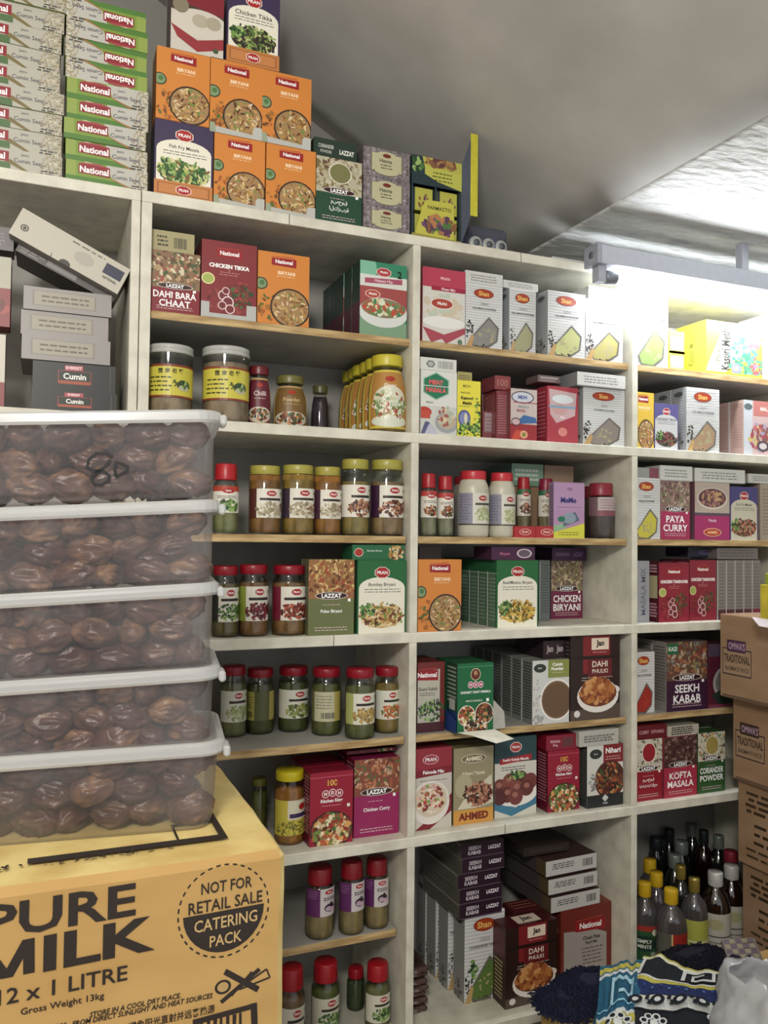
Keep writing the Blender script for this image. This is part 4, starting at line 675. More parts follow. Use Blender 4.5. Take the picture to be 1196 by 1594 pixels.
# ================================================================== ROW BETWEEN s5 AND s4
for k, (xa, xb, yt, lc, nm, lb) in enumerate(((330, 371, 881, '7A6A3A', 'first', lab_pran(side='2A2A24', food=GREENS)), (371, 417, 879, '9A6A3A', 'second', lab_pran(side='8A9A2E', food=['6A1E24', '8A2A3A', '4A1418'])), (423, 476, 880, '9A7040', 'third', lab_pran(side='7A1430', food=['7A2A1A', '9A3A22', '5A1E14', 'B85A3A'])))):
    jar('jar', f'red lidded spice jar, {nm} from the date tubs on the fifth shelf', xa, xb, yt, 's5', .05, lc, '8C1022', lb, .4, la=(.22, .7), group='red lidded jars on the fifth shelf')
bx(d_lazzat(['9A6A3A', 'C09A50', 'A84A2A', 'D8B878', '6A3A1E'], '6A7240', ['Pulao Biryani'], seed=41, tsz=.055, bh=.5), 'olive green LAZZAT Pulao Biryani box', 480, 551, 871, 's5', .012, .045, side=sidel('6A6A4A'), base='7A7A4A')
q = bx(d_pran('1E6A34', 'Bombay Biryani', RICE+['6A3A20', 'E8D0A0'], False, 20), 'green topped Bombay Biryani box beside the first upright', 556, 632, 872, 's5', .012, .045, side=sidel('1E5A30'), base='2A6A3A', n=2, lab2='green box behind the Bombay Biryani box')
bx([R(0, 0, 1, 1, '1E6A3E'), E(.12, .5, .09, .3, 'F0E0D8', 8), E(.12, .5, .08, .26, 'B5301F', 8), T('Bombay Biryani', .42, .6, .16, 'D8E8D8', .36, .01), B(.83, .5, .14, .45, RICE, 50, .04, 3)], 'green flat biryani box lying on the Bombay Biryani box', 549, 630, 848, 's5', .014, .06, zb=q[2]+.0005, base='1E5A38')
bx(d_nat(False, 22, 'DC8430'), 'orange BIRYANI box standing in front on the fifth shelf, second column', 651, 718, 871, 's5', .008, .045, side=Nside, base='D07A20')
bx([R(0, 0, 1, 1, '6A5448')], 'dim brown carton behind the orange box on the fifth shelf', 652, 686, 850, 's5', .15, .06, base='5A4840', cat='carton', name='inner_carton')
sg = [R(0, 0, 1, 1, '2A6A40'), R(0, 0, .1, .82, 'D8DCD4'), R(.1, 0, .9, .78, '5A7A62'), Ln(.2, .72, .95, '8AA08A', 12, .055, .012)]+[E(.08+.18*i, .8, .06, .012, 'C8D0C0', 8) for i in range(6)]
q = bx(d_pran('1E6A34', 'Beef/Mutton Biryani', ['D0A83A', 'E0C060', '7A5A1E', 'C08A28', '5A3A18', 'E8D8A0', '5A6A2A'], False, 23), 'green topped Beef/Mutton Biryani box at the front of its long row', 773, 838, 872, 's5', .03, .04, side=sg, base='2A6A3A', n=6, step=.0415, lab2='green biryani box in the long row behind the Beef/Mutton Biryani box')
bx([R(0, 0, 1, 1, '4A1E44'), T('Biryani', .3, .45, .3, 'C86A8A', .34, .02), E(.75, .5, .18, .36, 'D8C8D0', 14), E(.75, .5, .14, .28, '6A5A6A', 14)], 'purple flat box lying on the Beef/Mutton Biryani box', 766, 833, 851, 's5', .03, .08, zb=q[2]+.0005, base='4A2A44')
q = bx(d_lazzat(['8A7A58', 'B0A078', '6A5A40', 'C8B890', '7A4A5A'], '7A2448', ['CHICKEN', 'BIRYANI'], seed=51, tsz=.12, bh=.5), 'purple based LAZZAT CHICKEN BIRYANI box set back on the fifth shelf', 858, 907, 873, 's5', .16, .05, side=sidel('5E6462', '4A504E'), base='7A4A60', n=2, lab2='box behind the set back CHICKEN BIRYANI box')
bx([R(0, 0, 1, 1, '4A2650'), T('CHICKEN BIRYANI', .3, .5, .3, '9A7AA8', .4, .02), T('LAZZAT', .76, .5, .35, '8A6AA0', .3, .04)], 'purple flat box lying on the set back CHICKEN BIRYANI box', 860, 913, 853, 's5', .155, .06, zb=q[2]+.0005, base='4A2A4E')
bx(sidel('6A7270', '4A524E'), 'grey box with fine print between the two biryani rows', 840, 856, 872, 's5', .12, .12, base='5A625E')
bx([R(0, 0, 1, 1, '9A9CA4'), T('MASALA MIX', .5, .5, .4, '6A6E84', .8, .02, 0, 1)], 'grey violet narrow box at the left of the right column, fifth shelf', 992, 1011, 873, 's5', .03, .05, base='8A8C94')
qs = [R(0, 0, 1, 1, '5A1A2A'), R(.1, .4, .9, .78, 'B8B088'), Ln(.2, .95, .9, 'C89AA4', 3, .05, .015), Ln(.2, .3, .9, 'C89AA4', 5, .05, .015)]
for k, (xa, xb, yt, nm) in enumerate(((1026, 1073, 876, 'left'), (1074, 1115, 872, 'right'))):
    bx(d_tikka_nat('CHICKEN TANDOORI', '962038', False, 25+k), f'crimson CHICKEN TANDOORI box, {nm} of the pair in the right column', xa, xb, yt, 's5', (.02, .03)[k], .05, side=qs, base='7A1E2E', group='crimson tandoori boxes', n=2, lab2='crimson box behind the two CHICKEN TANDOORI boxes')
bx([R(0, 0, 1, 1, '2A2A40'), E(.6, .5, .3, .3, '5A5A84', 12)], 'dark flat box above the tandoori boxes', 1072, 1118, 852, 's5', .06, .08, zb=Z_at(869, X_at(1072, .06, -.05), .06)+.003, base='2A2A3A')
for k in range(5):
    xa = 1117+k*13.5
    bx([R(0, 0, 1, 1, '8A8480'), R(0, 0, 1, .17, '8A2A44' if k > 3 else '5A2A34'), R(.0, 0, .08, 1, 'C8C4C0'), Ln(.2, .93, .9, '6A6460', 14, .055, .01)], f'grey spine box with red foot, {("first", "second", "third", "fourth", "fifth")[k]} from the tandoori boxes', xa, xa+12.8, 872, 's5', .03, .09, base='7A7470', group='row of grey spine boxes')
bx([R(0, 0, 1, 1, '7A7474'), Ln(.05, .8, .95, '5A5454', 3, .25, .05)], 'long grey flat box lying across the grey spine boxes', 1117, 1180, 853, 's5', .03, .09, zb=Z_at(871, X_at(1117, .03, -.05), .03)+.001, base='6E6868')
# ================================================================== ROW BETWEEN s6 AND s5
gj = 'red lidded jars on the sixth shelf'
for k, (xa, xb, yt, yb, ct, nm, lb) in enumerate(((343, 383, 1037, 1150, '8A8A5E', 'first', lab_pran('D8D8C8', None, food=['A8B070', '8A9A5A', 'C8C8A0'])), (383, 426, 1041, 1145, '5E6034', 'second', [R(0, 0, 1, 1, '5A5C34'), R(0, 0, .3, 1, 'A8A048'), R(.72, 0, 1, 1, 'A89A48'), BAR(.05, .1, .25, .3), Ln(.03, .8, .28, '5A5A30', 5, .09, .015)]),
        (433, 480, 1038, 1141, '5A6230', 'third', lab_pran('D8D8C8', None, food=['6A7A3A', '8A9A4A', 'B0B060', '4A5A2A'])), (485, 531, 1040, 1147, '6A6A34', 'fourth', [R(0, 0, 1, 1, '6A6A3A'), R(.1, 0, .85, 1, 'C0BC9A'), R(.65, 0, .85, 1, 'B8A850'), Ln(.14, .85, .6, '6A6A60', 5, .1, .014), BAR(.3, .1, .65, .3)]),
        (537, 583, 1041, 1153, '6E7040', 'fifth', lab_pran('DCDCCC', 'A8B060', food=['A88A4A', 'C8A85A', '8A6A34'])), (583, 621, 1039, 1144, '9A8040', 'sixth', lab_pran('DCDCCC', None, food=['C85A28', 'A84420', '6A7A34', 'D87A3A'])))):
    jar('jar', f'red lidded glass jar of green spice, {nm} from the left on the sixth shelf', xa, xb, yt, 's6', ct and .06, ct, '8C1022', lb, .45, yb=yb, la=(.22, .66), group=gj)
bx([R(0, 0, 1, 1, '7A2420'), R(0, 0, .82, .85, 'B8B8A8'), P([(0, .5), (.82, .5), (.82, .9), (0, .86)], 'C0BCAC')]+natlogo(.35, .82, .4, .07, .07)+[T('Shami Kabab', .38, .62, .05, '2A2A20', .7, .01), Ln(.05, .56, .7, '6A6A60', 2, .03, .006), B(.5, .3, .5, .14, GREENS+['2A2A24', '3A3424'], 90, .06, 3), R(0, 0, 1, .14, '4A1A24'), T('10', .7, .42, .1, '1A1A18', .2, .02)], 'red and grey kabab mix box beside the first upright, sixth shelf', 650, 692, 1032, 's6', .03, .05, side=sidel('6A2A24'), base='6A2420', n=2, lab2='box behind the red and grey kabab mix box')
q = bx(D_MDHG, 'dark green chat masala box in an opened tray on the sixth shelf', 712, 768, 1034, 's6', -.004, .05, side=[R(0, 0, 1, 1, '1E4A34'), Ln(.1, .93, .9, 'A8B0A0', 9, .06, .014), R(.3, .32, .8, .48, 'B8B8B0'), R(0, 0, 1, .3, '1E3A78')], base='1E5A38', n=2, lab2='dark green box behind the chat masala box')
# torn tray: white tongue + side wings
tr = root('torn_tray', (q[0], -.004, SH['s6']), 'torn white-lined display tray whose tongue hangs over the shelf edge', 'tray')
wt = mat('DAD8C8', .7)
W_ = q[1]-q[0]
def sheet(name, pts, m, par, th=.0008):
    me = mesh_from(name, pts, [tuple(range(len(pts)))], [m]); o = link(name, me, par); s = o.modifiers.new('s', 'SOLIDIFY'); s.thickness = th; s.offset = 0; return o
sheet('tongue', [(-.002, -.006, .004), (W_, -.006, .004), (W_+.018, -.052, -.006), (W_*.66, -.062, -.009), (W_*.2, -.038, .003)], wt, tr)
sheet('side_wing', [(W_+.001, .006, .001), (W_+.035, .010, .001), (W_+.033, .012, .035), (W_+.004, .006, .062)], mat('B8B6AC', .7), tr)
sheet('side_wing', [(-.006, -.004, .0015), (-.006, .04, .001), (-.006, .04, .04), (-.005, -.002, .028)], mat('1E3A78', .6), tr)
sc_ = [R(0, 0, 1, 1, '7A7E7A'), R(0, 0, .06, 1, 'B8BCB4'), Ln(.15, .95, .95, '3E423E', 20, .045, .014)]
q = bx(D_CUMINP, 'grey Cumin Powder box with a round brown picture at the front of its row', 829, 886, 1029, 's6', .012, .042, side=sc_, base='8A8E88', n=6, step=.0425, lab2='grey cumin powder box in the row behind the round brown picture')
bx([R(0, 0, 1, 1, '2A1418'), T('Jan', .3, .5, .5, 'B8A8A8', .3, .03), T('Jan', .75, .5, .5, 'B8A8A8', .3, .03)], 'dark flat box lying over the cumin powder row', 846, 880, 998, 's6', .03, .1, zb=q[2]+.0005, base='2E1A1E', side=[R(0, 0, 1, 1, '2E2028')])
bx(D_JAN, 'dark maroon Jan DAHI PHULKI box on the sixth shelf', 888, 965, 991, 's6', .014, .05, side=sidel('2E1A1E'), base='3A1A1E', n=2, lab2='maroon box behind the upper DAHI PHULKI box')
bx(d_shan('A82A22', seed=9, dots=False, text='CHILLI POWDER'), 'striped Shan chilli box with bright red scoop', 985, 1019, 1016, 's6', .03, .05, side=side_shan(), base='B0A8A8', n=2, lab2='striped box behind the red chilli box')
bx(d_lazzat(['6A4A3A', 'A86A48', '9A8A5A', '8A3A34', '6A6A64', 'B8A890'], '3E1A3C', ['SEEKH', 'KABAB'], seed=61, tsz=.12, bh=.46)+[R(.02, .82, .28, .98, '2A6A4A'), T('KAZI', .15, .9, .06, 'E8F0E0', .2, .03)], 'purple LAZZAT SEEKH KABAB box on the sixth shelf of the right column', 1038, 1101, 1000, 's6', .02, .05, side=sidel('8A8480', '5A5450'), base='5A4A54', n=2, lab2='box behind the SEEKH KABAB box')
bx([R(0, 0, 1, 1, '5E1E34'), R(0, .8, 1, 1, '5A4A60'), E(.75, .38, .6, .3, 'B0ACA8', 24), E(.75, .38, .52, .26, '7A7674', 22), P([(.1, .2), (.5, .3), (1, .1), (1, 0), (.4, .0)], '2A3A30'), R(0, 0, 1, .05, '8A3A54')], 'wine red box with a grey plate half hidden by the brown cartons', 1103, 1150, 1003, 's6', .022, .05, side=sidel('5A2A38'), base='5A2438')
# ================================================================== ROW BETWEEN s7 AND s6
jar('jar', 'yellow lidded jar of orange powder and pickle label, seventh shelf', 427, 474, 1200, 's7', yb=1318, cont='B8782A', lid='C8B81E', lab=[R(0, 0, 1, 1, 'C8B83A'), R(.4, .45, 1, 1, 'D8D4B8'), R(.45, .5, 1, .62, '3A2A5A'), E(.8, .8, .12, .1, 'B5201F', 8), B(.5, .2, .45, .2, ['7A7A2A', 'A89A3A', '5A5A1E'], 70, .05, 3, 3)], face=.45, la=(.14, .62))
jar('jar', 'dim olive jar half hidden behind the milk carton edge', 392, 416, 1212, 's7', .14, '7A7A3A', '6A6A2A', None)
msd = [R(0, 0, 1, 1, '6A1226'), Ln(.15, .93, .9, 'B87A84', 16, .05, .012)]
bx(d_mdh(), 'crimson Kitchen King box beside the yellow lidded jar', 482, 549, 1205, 's7', Y=.022, d=.045, side=msd, base='8A1630', n=3, lab2='crimson box behind the left Kitchen King box')
bx(d_lazzat(['8A4A34', 'A85A3A', 'C07A50', '6A3020', 'C8A080', '5A6A3A'], 'A01E5E', ['Chicken Curry'], seed=71, tsz=.06, bh=.55), 'magenta LAZZAT Chicken Curry box beside the first upright', 551, 621, 1184, 's7', .035, .05, side=msd, base='8A1E4A', n=2, lab2='magenta box behind the Chicken Curry box')
bx([R(0, 0, 1, 1, '6A0E22'), T('Chicken', .3, .5, .3, 'C86A7A', .4, .02), B(.75, .5, .15, .3, GREENS+KEBAB, 20, .05, 3)], 'dark red flat box lying on the Chicken Curry box', 541, 618, 1170, 's7', .05, .08, zb=Z_at(1182, X_at(551, .035, -.5), .035)+.006, base='6A1024')
bx(D_FALOODA, 'red and cream Falooda Mix box right of the first upright', 646, 703, 1167, 's7', .03, .045, side=sidel('6A1E24'), base='8A2A30', n=2, lab2='red box behind the Falooda Mix box')
bx(D_AHMED, 'olive AHMED nihari masala box in an orange tray', 706, 768, 1166, 's7', .03, .045, side=sidel('6A6448'), base='8A8058', n=2, lab2='olive box behind the AHMED box')
bx(D_MEAT, 'teal topped box picturing a plate of meatballs', 770, 835, 1150, 's7', .04, .045, side=sidel('2A4448'), base='3A5458', n=2, lab2='teal box behind the meatball picture box')
q = bx(d_mdh(seed=14), 'crimson Kitchen King box right of the meatball box', 853, 902, 1170, 's7', .03, .045, side=msd, base='8A1630', n=3, lab2='crimson box behind the right Kitchen King box')
bx([R(0, 0, 1, 1, '941430'), T('Kitchen', .28, .6, .2, 'E8C0C8', .3, .02), T('King', .28, .32, .2, 'E8C0C8', .2, .02), BAR(.5, .2, .85, .8, '3A4A44')], 'crimson flat box with barcode lying on the right Kitchen King box', 851, 900, 1146, 's7', .032, .06, zb=q[2]+.0005, base='801028')
q = bx(D_NIHARI, 'grey and dark red Nihari box beside the second upright', 914, 970, 1162, 's7', .022, .045, side=sidel('3A3E3C'), base='5A4A48', n=2, lab2='box behind the Nihari box')
bx([R(0, 0, 1, 1, 'BCBAB0'), Ln(.1, .62, .9, '6A6862', 3, .16, .05)], 'white flat box with small print lying on the Nihari box', 902, 963, 1139, 's7', .02, .06, zb=q[2]+.0005, base='B0AEA6')
PW = ['D0CCB8', 'B8B49C', 'C4C0A8', '6A5A50']
q = bx(d_lazzat(PW, '9A1428', ['مسحوق', 'الفلفل الأحمر'], seed=81, circle='A01A28', tsz=.07, bh=.5), 'red LAZZAT chilli powder box with Arabic title, right column', 988, 1031, 1153, 's7', .022, .045, side=sidel('8A1E28'), base='8A1E28', n=2, lab2='red box behind the chilli powder box')
bx([R(0, 0, 1, 1, '6A1220'), T('CURRY', .3, .5, .25, 'D8A0A8', .3, .02), T('KOFTA MASALA', .72, .5, .25, 'D8A0A8', .4, .02)], 'dark red flat box lying on the chilli powder box', 988, 1038, 1131, 's7', .022, .06, zb=q[2]+.0005, base='6A1220')
q = bx(d_lazzat(['4A2A2A', '6A4440', '8A6A60', '3A1E20', '5A3A30'], 'B02A44', ['KOFTA', 'MASALA'], seed=91, tsz=.11, bh=.52), 'rose red LAZZAT KOFTA MASALA box, right column', 1034, 1085, 1149, 's7', .018, .045, side=sidel('8A2A3A'), base='A02E44', n=2, lab2='box behind the KOFTA MASALA box')
bx([R(0, 0, 1, 1, 'B8B4A4'), Ln(.1, .8, .85, '2A2A24', 4, .2, .06)], 'cream flat box with small print lying on the KOFTA MASALA box', 1040, 1088, 1131, 's7', .022, .06, zb=q[2]+.0005, base='A8A498')
bx(d_lazzat(PW+['5A7A4A', 'C89A5A'], '2E5A2A', ['CORIANDER', 'POWDER'], seed=95, circle='A8944A', tsz=.1, bh=.55), 'green LAZZAT CORIANDER POWDER box, right column', 1087, 1129, 1142, 's7', .018, .045, side=sidel('2E5A2E'), base='3A5A34', n=2, lab2='green box behind the CORIANDER POWDER box')
# ================================================================== ROW ON s8 AND BELOW
LP = [R(0, 0, 1, 1, 'C8C0C0'), R(0, 0, .42, 1, '5A1E5A'), Ln(.05, .9, .38, '8A5A8A', 4, .08, .016), E(.68, .86, .14, .08, 'B5201F', 8), T('PRAN', .68, .86, .05, 'FFFFFF', .18, .02), Ln(.5, .66, .9, '2A2A2A', 2, .07, .018), E(.7, .3, .17, .15, '3A1A38'), E(.66, .27, .1, .09, 'B8A0B0'), E(.8, .22, .1, .08, 'C8A8B8'), E(.74, .4, .05, .1, '2A1A28')]
for k, (xa, xb, yt, yb, nm) in enumerate(((475, 520, 1352, 1466, 'left'), (527, 567, 1342, 1460, 'middle'), (567, 605, 1338, 1451, 'right'))):
    jar('sprinkler', f'red capped shaker jar of beige powder with purple label, {nm} of the three', xa, xb, yt, 's8', yb=yb, cont='9A8458', lid='7E0C1A', lab=LP, face=(.2, .4, .9)[k], la=(.34, .74), group='purple label shaker jars')
for k, (xa, xb, yt, Yy, ct, nm) in enumerate(((432, 474, 1509, -.0, '8A6A4A', 'first'), (484, 528, 1500, .07, '6A7238', 'second'), (568, 607, 1502, .06, '7A7A4A', 'fourth'), (540, 568, 1508, .15, '4A5A34', 'third'))):
    jar('sprinkler', f'red capped shaker jar on the lowest left board, {nm} from the milk carton', xa, xb, yt, 's9', max(.045, Yy), ct, '9A0E1C', lab_pran('D0CCB8', None, food=GREENS, seed=k) if k != 3 else None, .4, la=(.2, .6), group='shaker jars on the lowest left board')
# packets in the bottom of the middle column
pk = ('lowest', 'second', 'third', 'fourth', 'fifth', 'sixth', 'topmost')
for k in range(7):
    ww, dd = .085, .12
    r = root('foil_packet', (.705+.004*(k % 2), .09+.006*(k % 3), SH['floor']+.0005+k*.0135), f'{pk[k]} brown foil packet in the pile behind the middle upright', 'packet', 'brown foil packets', R_.uniform(-.12, .05))
    link('packet_body', box_mesh(ww-.02, dd, .012, .005, m=mat('4A3630', .25, 0, .5, 30, .3)), r)
    p = Print(); p.add([R(0, .2, .8, .9, '5A3A38'), Ln(.1, .7, .7, 'A8A0A0', 2, .3, .1)], ww-.03, .011, lambda u, v, o: (u+.004, -o, v)); p.build('printed_design', r)
fl = SH['floor']; shs = stripes('A8A6A2', '8A8886', 26)+[E(.5, .9, .3, .03, '3A3836', 12), B(.5, .1, .3, .12, ['3A3632', '6A665E'], 20, .1, 3)]
bx(d_shan('5A7A34', seed=12, text='CORIANDER WHOLE')+[B(.2, .35, .12, .12, GREENS, 12, .06, 4)], 'big striped Shan box with green seed scoop on the bottom board', 723, 785, 1425, 'floor', .085, .05, side=shs, base='A09E9A', zb=fl)
for k, (xa, yy) in enumerate(((.845, .145), (.842, .20), (.84, .25))):
    carton(d_shan('5A7A34', seed=13), f'striped box standing {("just", "second", "last")[k]} behind the big striped Shan box of the bottom board', xa, .075, yy, fl, .2, .045, side=shs, base='9A9894')
zt = Z_at(1428, X_at(723, .085, fl+.2), .085)+.001
x0 = X_at(719, .065, zt); x1 = X_at(786, .065, zt)
sp = [R(0, 0, 1, 1, '5E5A54'), R(0, .9, 1, 1, '8A867E'), Ln(.05, .8, .95, '4A4640', 3, .25, .05)]
for k in range(5):
    dx = (0, 0, -.004, .006, .004)[k]
    carton(D_SEEKHEND, f'flat purple SEEKH KABAB box, {("lowest", "second", "third", "fourth", "topmost")[k]} of the stack of five on the bottom board', x0+dx, x1-x0, .075, zt+k*.0315, .031, .17, side=sp, base='5A564E', group='flat SEEKH KABAB boxes', rz=.03)
bx(D_JAN, 'dark maroon Jan DAHI PHULKI box standing in front on the bottom board', 787, 868, 1447, 'floor', .034, .055, zb=fl, side=[R(0, 0, 1, 1, '3A1A1A'), R(.1, .62, .9, .95, '5A1E24'), Ln(.2, .55, .8, 'A89A70', 10, .05, .012)], top=[R(0, 0, 1, 1, '4A1418'), R(.3, .2, .75, .8, 'E0D0C0'), T('Jan', .52, .5, .4, '1A1410', .3, .03), Ln(.3, .12, .7, 'A88070', 1, .05, .02)], base='4A1A1E', rz=.02)
carton(None, 'plain dark maroon carton standing behind the front DAHI PHULKI box', X_at(800, .1, fl+.1), .075, .1, fl, .165, .05, base='4A1A1E', top=[R(0, 0, 1, 1, '5A1A1E'), Ln(.1, .8, .9, 'A87A60', 3, .25, .03)])
q = bx([R(0, 0, 1, 1, '7A2A20'), P([(.06, 0), (.9, 0), (.9, .6), (.7, .66), (.06, .7)], 'A8A09C')]+natlogo(.58, .74, .3, .07, .08)+[T('Chaat Pata', .6, .57, .05, '3A2A28', .5, .03), T('Papdi Mix', .6, .5, .05, '3A2A28', .5, .03), Ln(.4, .43, .85, '6A5A58', 5, .05, .008), E(.3, .05, .25, .12, '8A4A34')],
       'red and grey National snack mix box on the bottom board behind the towels', 873, 952, 1418, 'floor', .07, .07, zb=fl, side=[R(0, 0, 1, 1, '6A2A20'), B(.5, .7, .3, .2, ['A85A34', '8A3A24'], 20, .15, 3)], top=[R(0, 0, 1, 1, '8A3A28'), B(.5, .5, .4, .4, ['A85A3A', '7A2A20', 'B88A5A'], 40, .08, 3)], base='7A3024')
zt = q[2]+.001
for k, (xa, xb, yt) in enumerate(((858, 937, 1388), (854, 933, 1355), (850, 932, 1322))):
    x0 = X_at(xa, .065, zt+.02); x1 = X_at(xb, .065, zt+.02)
    carton(D_FLATGREYBAR, f'long carton with white barcode end, {("lowest", "middle", "topmost")[k]} of the three on the snack mix box', x0, x1-x0, .065, zt, .033, .22, side=[R(0, 0, 1, 1, '4A4240'), R(.85, 0, 1, 1, '5A4A30')], top=[R(0, 0, 1, 1, '4A3230')], base='5A524E', group='long barcode cartons', rz=.05); zt += .0405
    if k < 2: carton(None, f'brown packing slip between the barcode cartons, {("lower", "upper")[k]} one', x0+.01, x1-x0-.02, .075, zt-.0068, .0060, .18, base='5A3E34', name='packing_slip', cat='slip', rz=.05)
carton([R(0, 0, 1, 1, '2E2420'), Ln(.1, .6, .9, '4A3A34', 2, .2, .06)], 'dark brown flat box lying topmost behind the barcode cartons', X_at(812, .1, zt), .12, .09, zt, .018, .18, base='3A2E2A')
# ================================================================== BOTTLES
def bottle(label, px, py, zt, rc, rb, cap, body, liquid=None, liq=.7, lab=None, cat='bottle', neck=.38, capb=None, face=1):
    X, Y = onZ(px, py, zt); z = SH['floor']; h = zt-z; X = min(X, XR-.02-rb); Y = max(-.2, min(Y, DEP-rb-.003))
    r = root('bottle', (X, Y, z), label, cat, None, -math.atan2(X, Y+DIST)*face)
    bp = [(rb*.85, 0), (rb*.97, .004), (rb, .012), (rb, h*.63), (rb*.95, h*.69), (rb*.78, h*.76), (rc*1.15, h*.81), (rc*.88, h*.84), (rc*.85, h*.93)]
    link('bottle_body', lathe(bp, body, 28, cap=False), r)
    if liquid:
        lp = [(a*.94, max(.003, zz)) for a, zz in bp if zz <= h*liq]; lp.append((.001, lp[-1][1])); link('liquid', lathe(lp, liquid, 22), r)
    link('cap', lathe([(rc, h*.855), (rc*1.04, h*.86), (rc*1.04, h*.985), (rc*.96, h), (.001, h)], cap, 48, ridges=1, rd=rc*.04, z0=(h*.859, h*.986)), r)
    if lab:
        arc = math.radians(80); lr = rb+.0004; p = Print(); p.add(lab, 2*arc*lr, h*.38, cylpos(lr, -arc, arc, 2*arc*lr, h*.22), 14); p.build('label', r)
    return r
CL = clear('bottle_clear', 'D8D4D4', .3, '9A9498', gloss=.2); DKG = clear('bottle_dark_glass', '5A6A60', .2, '3A4A44', gloss=.35); BR = clear('bottle_brown_glass', '6A3A2A', .25, '4A2A20', gloss=.3)
yl = mat('C8A41E', .4, 0, .1); wh = mat('C8C8C4', .35, .2, .1); gd = mat('A8944A', .3, .6); rd_ = mat('8A2438', .4); bk = mat('1E2226', .4); sv = mat('8A9490', .35, .5)
dark = mat('1E1816', .3); lime = mat('8A9030', .3); vin = mat('4A423E', .3)
LG = [R(0, 0, 1, 1, '2A5A34'), R(0, .85, 1, 1, 'A83428'), E(.4, .52, .3, .22, '1A3A2E'), T('SIMPLY', .4, .58, .1, 'E0E4D8', .4, .03), T('MINTS', .4, .44, .1, 'E0E4D8', .4, .03), R(.55, 0, 1, .3, '9A9C90'), E(.66, .82, .08, .09, 'D8DCC8', 10), R(0, 0, 1, .04, 'B8B84A')]
LWt = [R(0, 0, 1, 1, 'B8B4A8'), R(0, .35, 1, .38, '2A2A28'), E(.5, .7, .2, .15, 'A8A478'), Ln(.1, .2, .9, '5A5A54', 2, .1, .02)]
LR = [R(0, 0, 1, 1, '5A5A50'), P([(.35, .3), (1, .6), (1, 1), (.35, 1)], 'A82A22'), R(.33, .2, .36, 1, 'D8C880'), R(.38, 0, 1, .4, '5A6A30')]
zt = -.775
bottle('yellow capped clear bottle with round green label, nearest the second upright', 1004, 1372, zt, .014, .032, yl, CL, vin, .5, LG, face=.6)
bottle('yellow capped bottle just behind the green labelled one', 1022, 1357, zt, .0145, .028, yl, CL, vin, .5)
bottle('yellow capped bottle farthest back of the yellow capped ones', 1012, 1337, zt, .0145, .030, yl, CL, vin, .5)
bottle('yellow capped clear bottle with red and yellow label standing foremost', 1045, 1383, zt, .0145, .034, yl, CL, None, .5, LR, face=.3)
bottle('gold capped bottle half full of lime green syrup', 1081, 1366, zt, .012, .030, gd, CL, lime, .6, [R(0, 0, 1, 1, 'B0B448'), R(0, .4, 1, .45, 'D8DCA8')], face=.8)
bottle('gold capped slim bottle between the yellow caps and the lime syrup', 1060, 1346, zt+.005, .0115, .026, gd, DKG, None)
bottle('silver capped dark bottle behind the slim gold capped one', 1051, 1329, zt+.005, .015, .028, sv, DKG, dark, .6)
bottle('white capped dark sauce bottle with white label, left of the pair', 1114, 1356, zt, .0165, .034, wh, BR, dark, .7, LWt)
bottle('white capped dark sauce bottle with white label, right of the pair', 1139, 1346, zt, .0165, .032, wh, BR, dark, .7, LWt, face=.7)
bottle('wine red capped bottle behind the right white capped one', 1138, 1324, zt, .0165, .028, rd_, BR, dark, .7)
bottle('tall slender red brown bottle with long neck in the middle', 1096, 1292, -.755, .0115, .027, bk, BR, dark, .8)
bottle('green glass bottle with metal rings on its cap, rear right', 1119, 1300, -.765, .013, .027, sv, DKG, None)
bottle('dark capped bottle in the rear, left of the slender red brown one', 1074, 1280, -.765, .013, .026, sv, DKG, dark, .7)
bottle('pale capped dark bottle in the second rear row', 1061, 1309, zt, .0165, .026, sv, DKG, dark, .7)
bottle('black capped bottle in the rear near the upright, front of its pair', 1022, 1303, zt, .0165, .026, bk, DKG, dark, .7)
bottle('black capped bottle close to the second upright at the very back', 1003, 1290, -.79, .0165, .024, bk, DKG, dark, .7)
bottle('dim bottle with ringed neck between the rear dark bottles', 1042, 1290, -.765, .013, .024, bk, DKG, dark, .7)
# ================================================================== MILK CARTON AND TABLE
mx0, mx1, my, mz1, md, mh = -.26, .2305, -.7, -.307, .325, .27
mc = root('milk_carton', (mx0, my, mz1-mh), 'big tan cardboard carton printed PURE MILK carrying the date tubs', 'carton')
mw = mx1-mx0
def worn(w, d, h):
    me = box_mesh(w, d, h, .006, m=CARDB); bm = bmesh.new(); bm.from_mesh(me); bmesh.ops.triangulate(bm, faces=bm.faces)
    bmesh.ops.subdivide_edges(bm, edges=[e for e in bm.edges if e.calc_length() > .05], cuts=6, use_grid_fill=True)
    for v in bm.verts:
        n_ = noise.noise(v.co*14)*.0012+noise.noise(v.co*45)*.0005
        if v.co.z > h-.008: v.co.z += n_*1.3-(.004*max(0, 1-(v.co.y)/.02))
        if v.co.x > w-.008: v.co.x += n_
    bm.to_mesh(me); bm.free(); me.materials.append(CARDW)
    for p_ in me.polygons:
        c = p_.center
        if c.z > h-.003 or c.x > w-.006: p_.material_index = 1
    return me
link('carton_body', worn(mw, md, mh), mc)
K = '2A211C'
def mp(px, py):
    x, z_ = onY(px, py, my); return ((x-mx0)/mw, (z_-(mz1-mh))/mh)
